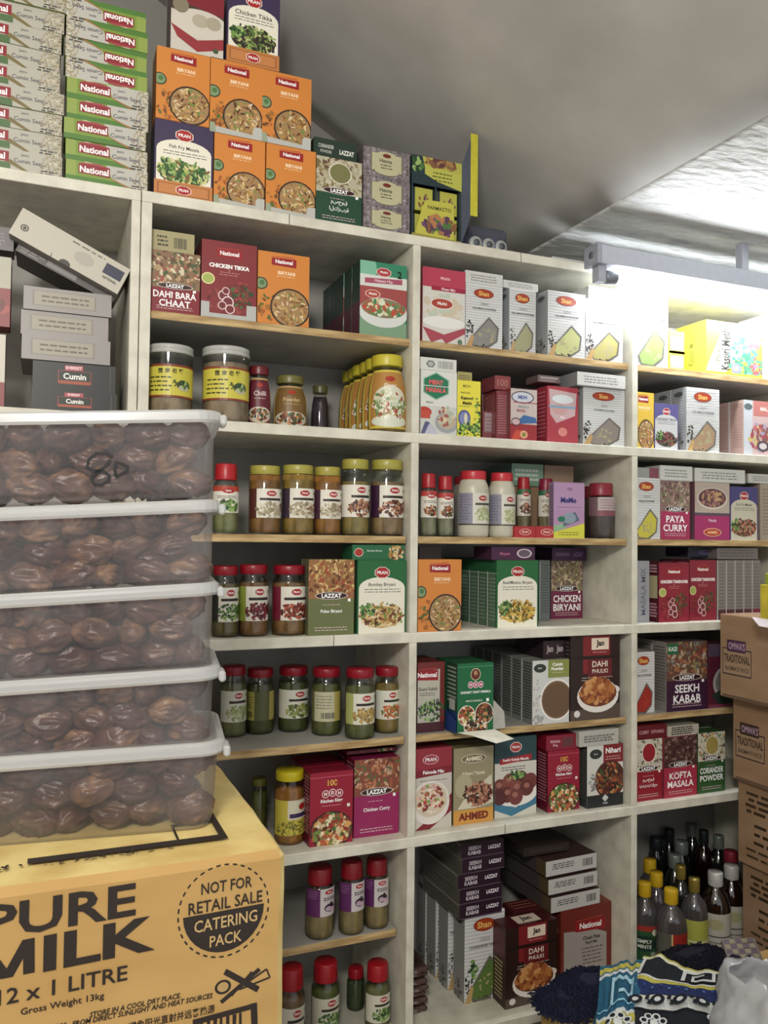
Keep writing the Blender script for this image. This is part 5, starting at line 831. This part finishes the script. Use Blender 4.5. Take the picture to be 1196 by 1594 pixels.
def mT(s, ax, ay, bx_, by, hp, bold=.02, col=K, sh=0):
    """text whose baseline centre runs from photo point a to b, cap height hp px"""
    (u0_, v0_), (u1_, v1_) = mp(ax, ay), mp(bx_, by); cu, cv = (u0_+u1_)/2, (v0_+v1_)/2
    _, vv = mp((ax+bx_)/2, (ay+by)/2-hp); _, v2 = mp((ax+bx_)/2, (ay+by)/2)
    return T(s, cu, cv+(vv-v2)/2, abs(vv-v2), col, abs(u1_-u0_), bold, sh)
class MP: pass
Lm = []
def fit(s, x0, yb0, x1, yb1, hp, bold, sh=0, col=K):
    (a, b), (c, d) = mp(x0, yb0), mp(x1, yb1); _, e = mp(x0, yb0-hp); Lm.append(('ft', s, a, b, c, d, abs(e-b), bold, sh, col))
fit('PURE', -26, 1463, 211, 1422, 52, .022)
fit('ILK', 67, 1510, 241, 1475, 54, .03)
fit('12 x 1 LITRE', -4, 1565, 198, 1524, 24, .012)
fit('Gross Weight 13kg', 32, 1579, 162, 1553, 10, .012)
fit('STORE IN A COOL DRY PLACE.', 139, 1583, 281, 1552, 8, .02, .2)
fit('FROM DIRECT SUNLIGHT AND HEAT SOURCES', 112, 1597, 331, 1552, 8, .02, .2)
fit('避免阳光直射并远离热源', 200, 1603, 334, 1574, 10, .01)
fit('KEEP AWAY', 20, 1612, 104, 1598, 8, .02, .2)
fit('NOT FOR', 313, 1392, 392, 1379, 17, .012)
fit('RETAIL SALE', 293, 1424, 408, 1402, 18, .012)
p = Print()
px = lambda u, v, o: (u, -o, v)
wm, hm = mw, mh
# seal: dashed ring + half disc
cx, cy = mp(349, 1417); rx = mp(421, 1417)[0]-cx; rx = rx*.97; ry = rx*wm/hm
LL = []
for i in range(34):
    a0 = 6.283*i/34; a1 = a0+.1
    LL.append(P([(cx+rx*math.cos(a0), cy+ry*math.sin(a0)), (cx+rx*math.cos(a1), cy+ry*math.sin(a1)), (cx+rx*.965*math.cos(a1), cy+ry*.965*math.sin(a1)), (cx+rx*.965*math.cos(a0), cy+ry*.965*math.sin(a0))], K))
LL.append(P([(cx+rx*.88*math.cos(math.pi+t*math.pi/16+.02), cy+ry*.88*math.sin(math.pi+t*math.pi/16+.02)) for t in range(17)], K))
# knife icon
def q_(a, b, c, d, t=3.2):
    dx, dy = c-a, d-b; l = math.hypot(dx, dy); nx, ny = -dy/l*t, dx/l*t; return P([mp(a+nx, b+ny), mp(c+nx, d+ny), mp(c-nx, d-ny), mp(a-nx, b-ny)], K)
LL += [q_(350, 1512, 402, 1540, 5), q_(344, 1560, 404, 1508, 3), q_(360, 1550, 392, 1512, 1.5), q_(372, 1538, 415, 1508, 1.3), q_(415, 1508, 420, 1521, 1.3), q_(420, 1521, 372, 1540, 1.3), E(*mp(347, 1536), .016, .025, K, 18), E(*mp(347, 1536), .011, .017, 'B6925A', 18)]
def mq(x0_, y0_, x1_, y1_, wd): return P([mp(x0_, y0_-.2036*(x0_-10)), mp(x0_+wd, y0_-.2036*(x0_+wd-10)), mp(x1_+wd, y1_-.2036*(x1_+wd-10)), mp(x1_, y1_-.2036*(x1_-10))], K)
LL += [mq(36, 1522, 36, 1468, 18), mq(-34, 1522, -34, 1468, 18), mq(1, 1522, -34, 1468, 19), mq(1, 1522, 35, 1468, 19)]
LL += [P([mp(300, 1587), mp(400, 1560), mp(400, 1568), mp(300, 1596)], K), P([mp(390, 1562), mp(400, 1560), mp(402, 1620), mp(392, 1620)], K)]
for i in range(7): LL.append(P([mp(312+i*10, 1592-i*2.6), mp(316+i*10+(i % 3), 1591-i*2.6), mp(316+i*10, 1620), mp(312+i*10, 1620)], K))
p.add(LL, wm, hm, px, step=.00001)
fit('CATERING', 302, 1452, 400, 1432, 18, .012, 0, 'C2A068'); fit('PACK', 326, 1474, 376, 1463, 17, .012, 0, 'C2A068')
off = .003
for (_, s, a, b, c, d, hh, bold, sh, col) in Lm:
    vs, fs, x0, x1, y0, y1 = text_mesh(s, bold, sh); base = len(p.v); mi = p.mi(col); yy1 = text_mesh('H', bold, 0)[5]
    for (x, y) in vs:
        t = (x-x0)/(x1-x0); p.v.append(((a+(c-a)*t)*wm, -.0012, (b+(d-b)*t)*hm+y/yy1*hh*hm))
    for f in fs: p.f.append(tuple(base+i for i in f)); p.i.append(mi)
p.add([R(.52, .12, .9, .16, K), R(.885, .12, .9, .42, K), R(.80, .28, .9, .30, K), R(.8, .16, .805, .3, K), B(.4, .11, .42, .012, [K], 60, .006, 3), E(.84, .5, .03, .02, K, 8), R(.84, .27, .86, .275, K)], wm, md, lambda u, v, o: (u, v, hm+.0022+o), 1, 1)
p.build('printed_design', mc)
tb = root('side_table', (-.80, -1.05, -CAMZ), 'plain wooden table carrying the milk carton', 'table')
TM = two_tone('table_wood', '6A4E34', '8A6A48', 10, .5, .1, (1, 8, 1)); zt_ = mz1-mh+CAMZ
link('tabletop', box_mesh(.98, .72, .03, .003, (0, 0, zt_-.03-.0005), TM), tb)
for (a, b) in ((.03, .03), (.9, .03), (.03, .64), (.9, .64)): link('leg', box_mesh(.05, .05, zt_-.031, .003, (a, b, 0), TM), tb)
# ================================================================== DATE TUBS
def rrect(w, d, r, n=5):
    pts = []
    for cx_, cy_, a0 in ((w-r, d-r, 0), (r, d-r, 90), (r, r, 180), (w-r, r, 270)):
        for i in range(n+1):
            a = math.radians(a0+90*i/n); pts.append((cx_+r*math.cos(a), cy_+r*math.sin(a)))
    return pts
def loft(secs, m, name, cap0=True, cap1=True, th=0):
    """secs: list of (w, d, r, ox, oy, z)"""
    vs = []; fs = []; n = None
    for (w_, d_, r_, ox, oy, z_) in secs:
        pts = rrect(w_, d_, r_); n = len(pts); vs += [(x+ox, y+oy, z_) for x, y in pts]
    for k in range(len(secs)-1):
        for i in range(n): j = (i+1) % n; fs.append((k*n+i, k*n+j, (k+1)*n+j, (k+1)*n+i))
    if cap0: fs.append(tuple(range(n))[::-1])
    if cap1: fs.append(tuple((len(secs)-1)*n+i for i in range(n)))
    return mesh_from(name, vs, fs, [m])
dm = bpy.data.materials.new('date_skin'); dm.use_nodes = True; nt = dm.node_tree; bs = nt.nodes['Principled BSDF']; bs.inputs['Roughness'].default_value = .34
tc = nt.nodes.new('ShaderNodeTexCoord'); n1 = nt.nodes.new('ShaderNodeTexNoise'); n1.inputs['Scale'].default_value = 45; n1.inputs['Detail'].default_value = 8; oi = nt.nodes.new('ShaderNodeObjectInfo')
ad = nt.nodes.new('ShaderNodeMath'); ad.operation = 'MULTIPLY_ADD'; ad.inputs[1].default_value = .28; rp_ = nt.nodes.new('ShaderNodeValToRGB')
nt.links.new(tc.outputs['Object'], n1.inputs['Vector']); nt.links.new(oi.outputs['Random'], ad.inputs[0]); nt.links.new(n1.outputs['Fac'], ad.inputs[2]); nt.links.new(ad.outputs[0], rp_.inputs['Fac'])
e = rp_.color_ramp.elements; e[0].position = .3; e[0].color = lin('2C1814'); e[1].position = .92; e[1].color = lin('96704C')
x_ = rp_.color_ramp.elements.new(.55); x_.color = lin('4A2A22'); x_ = rp_.color_ramp.elements.new(.75); x_.color = lin('644637')
nt.links.new(rp_.outputs['Color'], bs.inputs['Base Color']); bp = nt.nodes.new('ShaderNodeBump'); bp.inputs['Strength'].default_value = .7; bp.inputs['Distance'].default_value = .004
nt.links.new(n1.outputs['Fac'], bp.inputs['Height']); nt.links.new(bp.outputs['Normal'], bs.inputs['Normal'])
def date_mesh(seed):
    bm = bmesh.new(); bmesh.ops.create_icosphere(bm, subdivisions=4, radius=1); s = Vector((seed*3.1, seed*1.7, 0))
    for v in bm.verts:
        c = v.co.copy(); a = math.atan2(c.z, c.y); wr = 1-abs(noise.noise(Vector((c.x*1.1, math.cos(a)*2.6, math.sin(a)*2.6))+s))*.55-abs(noise.noise(Vector((c.x*2.2, math.cos(a)*5, math.sin(a)*5))+s))*.22
        v.co = Vector((c.x*.026*(1-.12*abs(noise.noise(c*2+s))), c.y*.020*wr, c.z*.0185*wr)); v.co.x += noise.noise(c*1.5+s)*.003
    me = bpy.data.meshes.new('date'); bm.to_mesh(me); bm.free(); me.materials.append(dm); me.polygons.foreach_set('use_smooth', [True]*len(me.polygons)); return me
DM = [date_mesh(i) for i in range(7)]
tubs = ((345, 668, 652, 3.6, 'top'), (343, 805, 792, 3.6, 'second'), (341, 938, 922, 3.2, 'third'), (343, 1072, 1054, 2.4, 'fourth'), (350, 1208, 1188, 1.2, 'lowest'))
TW, TD, TH = .30, .17, .087
tyaw = math.radians(-8)
zb5 = mz1+.004
corner = []
for k, (pxr, _, pyr, tilt, nm) in enumerate(tubs):
    Yc = -.64; X, Z = onY(pxr, pyr, Yc)      # front right corner of the rim underside
    if k == 4: Z = zb5+TH-.008
    tl = math.radians(tilt)
    # object origin: front right corner of the rim, local x runs left
    r = root('date_tub', (X, Yc, Z), f'milky plastic tub of dates, {nm} of the stack of five'+(', marked 80 in black' if k == 0 else ''), 'tub', 'stacked tubs of dates')
    # orientation: local +x = to the right along the long side
    r.rotation_euler = (0, -tl, tyaw)
    ins = .012
    def S(w_, d_, z_, rr=.02): return (w_, d_, rr, -w_-(TW-w_)/2*0-( (TW-w_)/2), (TD-d_)/2, z_)
    Hb = TH-.008
    link('tub_body', loft([S(TW-.040, TD-.040, -Hb-.004, .016), S(TW-.028, TD-.028, -Hb-.001, .02), S(TW-.022, TD-.022, -Hb+.008, .022), S(TW-.012, TD-.012, 0, .022)], TUBP, 'tub_body', True, False), r)
    link('rim', loft([S(TW-.012, TD-.012, -.001, .022), S(TW, TD, 0, .024), S(TW, TD, -.003, .024), S(TW+.004, TD+.004, .000, .024), S(TW+.003, TD+.003, .008, .024), S(TW-.004, TD-.004, .0105, .024), S(TW-.012, TD-.012, .0105, .022), S(TW-.016, TD-.016, .006, .022)], TUBRIM, 'rim', False, False), r)
    link('lid', loft([S(TW-.014, TD-.014, .004, .022), S(TW-.018, TD-.018, .010, .02), S(TW-.034, TD-.034, .0105, .016), S(TW-.04, TD-.04, .0075, .016)], TUBLID, 'lid', False, True), r)
    link('corner_tab', box_mesh(.007, .03, .011, .002, (-.001, .004, -.006), TUBRIM), r)
    M_ = Matrix.Translation(Vector((X, Yc, Z+CAMZ))) @ r.rotation_euler.to_matrix().to_4x4()
    rg = random.Random(40+k); lay = 0
    for lay in range(3):
        for row_ in range(2):
            xx = -.034-(.016 if lay % 2 else 0)-row_*.01
            while xx > -TW+.045:
                an = rg.choice((rg.uniform(-.5, .5), rg.uniform(-1.3, 1.3))); ey = abs(math.sin(an))*.026+abs(math.cos(an))*.0175
                wall = .0075+.0055*(2-lay)*.6+.001
                yy = wall+ey*.97 if row_ == 0 else .075+rg.uniform(-.004, .004); zc_ = -Hb+.0165+lay*.0255+rg.uniform(-.0015, .002)
                o = bpy.data.objects.new('date', rg.choice(DM)); C.objects.link(o)
                L_ = Matrix.Translation(Vector((xx, yy, zc_))) @ Matrix.Rotation(an, 4, 'Z') @ Matrix.Rotation(rg.uniform(-.25, .25), 4, 'Y') @ Matrix.Rotation(rg.uniform(0, 6), 4, 'X')
                o.matrix_world = M_ @ L_ @ Matrix.Scale(rg.uniform(.92, 1.05), 4)
                tag(o, f'wrinkled brown date seen through the {nm} milky tub', 'date', f'dates in the {nm} tub'); xx -= .027+.015*abs(math.cos(an))
    if k == 0:
        # handwritten 80 as marker strokes on the tub front
        mk = mat('0E0E10', .4); vs = []; fs = []
        def stroke(pts, wdt=.0016):
            n = len(pts); 
            for i in range(n):
                a = Vector(pts[max(0, i-1)]); b = Vector(pts[min(n-1, i+1)]); d = (b-a).normalized(); nn = Vector((-d.y, d.x))*wdt; c = Vector(pts[i])
                for q in (c+nn, c-nn):
                    zl = -q.y; yf = .0058+.005*min(1, max(0, zl)/(Hb-.008))-.0016; vs.append((q.x, yf, q.y))
            b0 = len(vs)-2*n
            for i in range(n-1): fs.append((b0+2*i, b0+2*i+1, b0+2*i+3, b0+2*i+2))
        iM = r.rotation_euler.to_matrix().inverted()
        def loc(px_, py_):
            x_, z_ = onY(px_, py_, Yc-.0+.012*0+math.tan(-tyaw)*0); 
            # intersect the ray with the tub's front plane
            nrm = r.rotation_euler.to_matrix() @ Vector((0, 1, 0)); pt = Vector((X, Yc, Z))+nrm*.008; d = ray(px_, py_); o0 = Vector((0, -DIST, 0)); t = (pt-o0).dot(nrm)/d.dot(nrm); w_ = o0+d*t
            l = iM @ (w_-Vector((X, Yc, Z))); return (l.x, l.z)
        stroke([loc(a, b) for a, b in ((175, 712), (166, 706), (150, 706), (138, 716), (136, 728), (146, 734), (160, 733), (170, 740), (170, 748), (158, 755), (146, 754), (142, 744), (150, 735), (164, 727), (172, 716))])
        stroke([loc(a, b) for a, b in ((180, 742), (179, 730), (181, 720), (190, 722), (199, 727), (198, 733), (188, 739), (180, 742))])
        link('marker_writing', mesh_from('marker_writing', vs, fs, [mk]), r)
# ================================================================== CARTONS AT THE RIGHT
ox = (1.459, 1.484, 1.506, 1.522, 1.53, 1.53); zt_ = -.166; Kb = '3E2A34'
hs = (.188, .190, .190, .19, .19); 
for k in range(6):
    h = hs[k] if k < 5 else zt_+CAMZ
    x0_ = X_at((1121, 1141, 1149, 1156, 1160, 1160)[k], -.03, zt_-h/2); dd = .40
    r = root('brown_carton', (x0_, -.03-dd, zt_-h), f'brown {"spice " if k < 2 else ""}carton, {("topmost", "second", "third", "fourth", "fifth", "lowest")[k]} in the tall pile at the right edge', 'carton', 'cartons piled at the right edge')
    link('carton_body', box_mesh(.3, dd, h, .002, m=CARDG), r); p = Print()
    pos = lambda u, v, o, dd=dd: (-o, dd-u, v)
    if k < 2: L = [R(.02, .0, 1, .04, '6A5440'), P([(.022, .28), (.23, .28), (.23, .60), (.022, .60)], Kb), P([(.027, .295), (.225, .295), (.225, .585), (.027, .585)], 'A08264'), P([(.055, .56), (.19, .56), (.19, .70), (.055, .70)], '4A2A48' if k == 0 else '3A2A20'), T("OMWA'S", .125, .63, .09, 'B090A8', .12, .03), T('TRADITIONAL', .126, .48, .1, '4A3A30', .185, .03), T('BASMATI RICE', .126, .36, .05, '5A4A3A', .17, .02)]
    else: L = [Ln(.05, .86, .6, '3E3020', 4, .07, .018), Ln(.1, .5, .7, '3E3020', 3, .1, .018), BAR(.3, .55, .45, .85, '3E3020'), R(.6, .6, .7, .8, '2A2A34'), Ln(.05, .2, .5, '4A3A28', 2, .08, .014)]
    p.add(L, dd, h, pos); p.build('printed_design', r)
    zt_ -= h+.0012
r = root('yellow_packet_box', (X_at(1183, -.17, -.05), -.33, -.1655), 'yellow and green packet display standing on the topmost brown carton', 'display box')
for k, (c, h0, h1) in enumerate((('C8B83A', 0, .075), ('9AAA3A', .0755, .1), ('B0B83E', .1005, .19))): link('carton_body' if k == 0 else 'packet', box_mesh(.12-.01*k, .16-.02*k, h1-h0, .002, (.0+.003*k, .0+.01*k, h0), mat(c, .4, 0, .25, 25)), r)
sheet('paper_flap', [(-.012, .17, .004), (-.012, -.02, .002), (-.055, .0, -.012), (-.045, .12, -.009)], mat('D8D0D8', .6), r)
# ================================================================== TOWELS, BAG
bxr = root('cardboard_box', (.80, -.52, -CAMZ), 'tan cardboard box under the patterned towels', 'carton')
BXH = CAMZ-.81
x0_, y0_ = onZ(862, 1572, -.80)
bxr.location = (x0_, -.62, 0)
link('carton_body', box_mesh(.62, .62+y0_+.04 if y0_ < 0 else .4, BXH, .003, m=two_tone('tan_box', 'A8884E', 'C0A064', 6, .75, .1)), bxr)
link('tape', box_mesh(.05, .3, .0008, .0002, (.28, .0, BXH), mat('A8905A', .3)), bxr)
def quad(c, bulge, amp, seed):
    BL, BR_, FR, FL = [Vector(q) for q in c]
    def f(u, v, o=0):
        a = FL.lerp(FR, u); b = BL.lerp(BR_, u); p_ = a.lerp(b, v)
        p_.z += bulge*math.sin(math.pi*min(1, max(0, v)))*math.sin(math.pi*min(1, max(0, u)))+amp*noise.noise(Vector((u*3, v*2, seed)))+amp*.5*noise.noise(Vector((u*9, v*3, seed)))
        return p_
    return f
def towel(name, label, c, bulge, amp, seed, layers, base, W=.3, H=.3):
    f = quad(c, bulge, amp, seed)
    r = root(name, (0, 0, 0), label, 'towel'); r.location = (0, 0, CAMZ)
    me = gridmesh('cloth', lambda u, v: f(u, v), 36, 36, two_tone('terry_'+name+str(seed), base, base, 200, .95, .8, dist=.003)); o = link('cloth', me, r); s = o.modifiers.new('s', 'SOLIDIFY'); s.thickness = .007; s.offset = -1
    p = Print(); p.rough = .95
    def pos(u, v, o_):
        q = f(u/W, v/H); return (q.x, q.y, q.z+.0012+o_*6)
    p.add(layers, W, H, pos, 30, 30, step=.00004); p.build('woven_pattern', r)
    return r, f
def W3(px, py, z): x, y = onZ(px, py, z); return (x, y, z)
NV, CRM, YEL, WHT = '0E1630', 'D8D8C0', 'B8B04E', 'D0D4D4'
Lt = [R(0, 0, 1, 1, '101620'), R(0, .955, 1, .985, CRM), R(0, .985, 1, 1, YEL), R(0, .70, 1, .74, YEL), R(0, .74, 1, .755, WHT), R(0, .56, 1, .70, '1A2A5A'), R(0, .53, 1, .56, CRM), R(0, .40, 1, .53, WHT), R(0, .385, 1, .40, '101620')]
Lt += [R(.02, .76, .05, .95, WHT), R(.95, .76, .98, .95, WHT)]
for gx in (.40,):
    Lt += [R(gx, .77, gx+.035, .92, WHT), R(gx, .905, gx+.30, .935, WHT), R(gx+.27, .79, gx+.30, .93, WHT), R(gx+.09, .78, gx+.30, .805, WHT), R(gx+.09, .78, gx+.115, .87, WHT), R(gx+.09, .85, gx+.2, .872, WHT)]
for i in range(14): Lt.append(E(.05+.07*i, .63+.02*(i % 2), .012, .012, ('5A7AB0', '2A4A8A')[i % 2], 8))
for i in range(6): Lt += [E(.1+.17*i, .465, .055, .055, '101620', 16), E(.1+.17*i, .465, .025, .025, WHT, 12), R(.17+.17*i, .465, .2+.17*i, .515, '101620'), R(.2+.17*i, .415, .23+.17*i, .465, '101620')]
for (fx, fy) in ((.3, .2), (.75, .25), (.08, .1), (.52, .05)):
    for i in range(8):
        a = 6.283*i/8; Lt += [E(fx+.07*math.cos(a), fy+.07*math.sin(a), .03, .03, WHT, 10), E(fx+.07*math.cos(a), fy+.07*math.sin(a), .018, .018, '101620', 10)]
    Lt.append(E(fx, fy, .03, .03, WHT, 10))
T1, f1 = towel('towel', 'black and navy towel with white Greek key border and flower pattern', (W3(1003, 1490, -.755), W3(1165, 1524, -.755), W3(1190, 1668, -.80), W3(935, 1640, -.80)), .012, .014, 3, Lt, '101828')
L2 = [R(0, 0, 1, 1, '1E5A78'), R(0, .9, 1, .96, YEL), R(0, .84, 1, .88, WHT), R(0, .3, 1, .34, WHT), R(0, .2, 1, .3, YEL), R(0, .16, 1, .2, WHT), R(.3, .42, .36, .78, 'A8D0E0'), R(.3, .72, .8, .78, 'A8D0E0'), R(.74, .5, .8, .78, 'A8D0E0'), R(.48, .5, .8, .55, 'A8D0E0'), R(.0, .4, 1, .42, '8AC0D8'), R(0, 0, 1, .14, '123A54')]
T2, f2 = towel('towel', 'teal towel with pale key pattern and yellow stripes, left of the black one', (W3(935, 1506, -.765), W3(1004, 1497, -.755), W3(992, 1625, -.79), W3(925, 1640, -.795)), .01, .012, 7, L2, '1A4A64')
def fringe(parent, name, starts, n, length, m, seed, spread=.02, zlo=-.82):
    rg = random.Random(seed); vs = []; fs = []
    for i in range(n):
        a = Vector(starts(rg.random())); d = (Vector((a.x, a.y-.01, 0)).normalized()+Vector((rg.uniform(-.6, .6), rg.uniform(-.6, .6), 0))).normalized(); l = length*rg.uniform(.5, 1.1); pts = []
        for k in range(7):
            t = k/6; q = a+d*l*t+Vector((rg.uniform(-1, 1), rg.uniform(-1, 1), 0))*.004; q.z += .004*math.sin(t*3.0)-.030*t*t+rg.uniform(-.003, .003); q.z = max(zlo, q.z); pts.append(q)
        b = len(vs)
        for q in pts:
            for j in range(3): an = 2.094*j; vs.append((q.x+.0016*math.cos(an), q.y, q.z+.0016*math.sin(an)+.001))
        for k in range(6):
            for j in range(3): j2 = (j+1) % 3; fs.append((b+k*3+j, b+k*3+j2, b+(k+1)*3+j2, b+(k+1)*3+j))
    o = link(name, mesh_from(name, vs, fs, [m]), parent); o['kind'] = 'stuff'; return o
nav = mat('0C1130', .9, 0, .4, 80); nav2 = mat('090C22', .9, 0, .3, 80)
def lump(name, label, c, r, m, seed, fr=900, fl=.05):
    rt = root(name, c, label, 'towel'); bm = bmesh.new(); bmesh.ops.create_icosphere(bm, subdivisions=4, radius=1)
    for v in bm.verts:
        k = 1+.28*noise.noise(v.co*1.6+Vector((seed, 0, 0)))+.1*noise.noise(v.co*5+Vector((seed, 0, 0))); v.co = Vector((v.co.x*r[0]*k, v.co.y*r[1]*k, max(-.9*r[2], v.co.z*r[2]*k)))
    me = bpy.data.meshes.new('cloth'); bm.to_mesh(me); bm.free(); me.materials.append(m); me.polygons.foreach_set('use_smooth', [True]*len(me.polygons)); link('cloth', me, rt)
    def st(_, rg=random.Random(seed)):
        a = rg.uniform(0, 6.28); z_ = rg.uniform(0, 1); s = math.sqrt(1-z_*z_*.8); return (r[0]*s*math.cos(a), r[1]*s*math.sin(a), r[2]*z_*.95)
    fringe(rt, 'fringe', st, fr, fl, m, seed, zlo=-.9*r[2]); return rt
c_ = W3(925, 1522, -.78); lump('bunched_towel', 'bunched navy blue fringe of a folded towel on the tan box', (c_[0], c_[1], -.795), (.055, .045, .015), nav, 5, 1000, .03)
c_ = W3(885, 1545, -.79); lump('bunched_towel', 'loose end of navy blue tassels hanging over the tan box corner', (c_[0], c_[1], -.800), (.04, .035, .009), nav, 9, 600, .03)
c_ = W3(1075, 1487, -.79); lump('bunched_towel', 'dark navy fringed towel bunched below the bottles', (c_[0], c_[1], -.800), (.075, .03, .018), nav2, 12, 700, .026)
c_ = W3(1148, 1490, -.77); lump('bunched_towel', 'dark navy fringed towel rolled up beside the brown cartons', (c_[0], c_[1], -.79), (.040, .03, .02), nav2, 15, 400, .024)
# support under the rear towels
# chequered packet leaning between bottles and towels
a = W3(1140, 1468, -.76)
cp_ = root('chequered_packet', (a[0]-.03, a[1]-.02, -.785), 'brown and cream chequered packet lying between the bottles and the towels', 'packet', None, rot=(.5, -.1, -.5))
link('packet_body', box_mesh(.062, .045, .01, .003, m=mat('4A3A38', .4)), cp_)
p = Print(); p.add([R(0, 0, 1, 1, '5A4A44')]+[R(.05+.18*i, .08+.23*j, .2+.18*i, .27+.23*j, ('7A7050', '4A3444')[(i+j) % 2]) for i in range(5) for j in range(4)], .062, .045, lambda u, v, o: (u, v, .01+o)); p.build('printed_design', cp_)
# white plastic bag
bg = root('plastic_bag', (0, 0, 0), 'crumpled white translucent plastic bag at the lower right edge', 'bag')
c_ = W3(1212, 1562, -.72); bg.location = (c_[0], c_[1], -.78+CAMZ)
bm = bmesh.new(); bmesh.ops.create_icosphere(bm, subdivisions=5, radius=1)
for v in bm.verts:
    k = 1+.16*noise.noise(v.co*2.0+Vector((4, 0, 0)))+.10*abs(noise.noise(v.co*5+Vector((2, 7, 0))))+.03*noise.noise(v.co*14)
    v.co = Vector((v.co.x*.09*k, v.co.y*.1*k, max(-.02, v.co.z*.125*k)))
bmesh.ops.delete(bm, geom=[v for v in bm.verts if v.co.z > .098+.02*noise.noise(v.co*20)+.25*(v.co.x+.02 if v.co.x < -.02 else 0)*-1], context='VERTS')
me = bpy.data.meshes.new('bag'); bm.to_mesh(me); bm.free(); bgm = clear('bag_film', 'FFFFFF', .78, 'ECEEF2', rough=.25, gloss=.25, wnoise=0); me.materials.append(bgm); me.polygons.foreach_set('use_smooth', [True]*len(me.polygons)); bo = link('bag_film', me, bg); sm_ = bo.modifiers.new('s', 'SOLIDIFY'); sm_.thickness = .0008
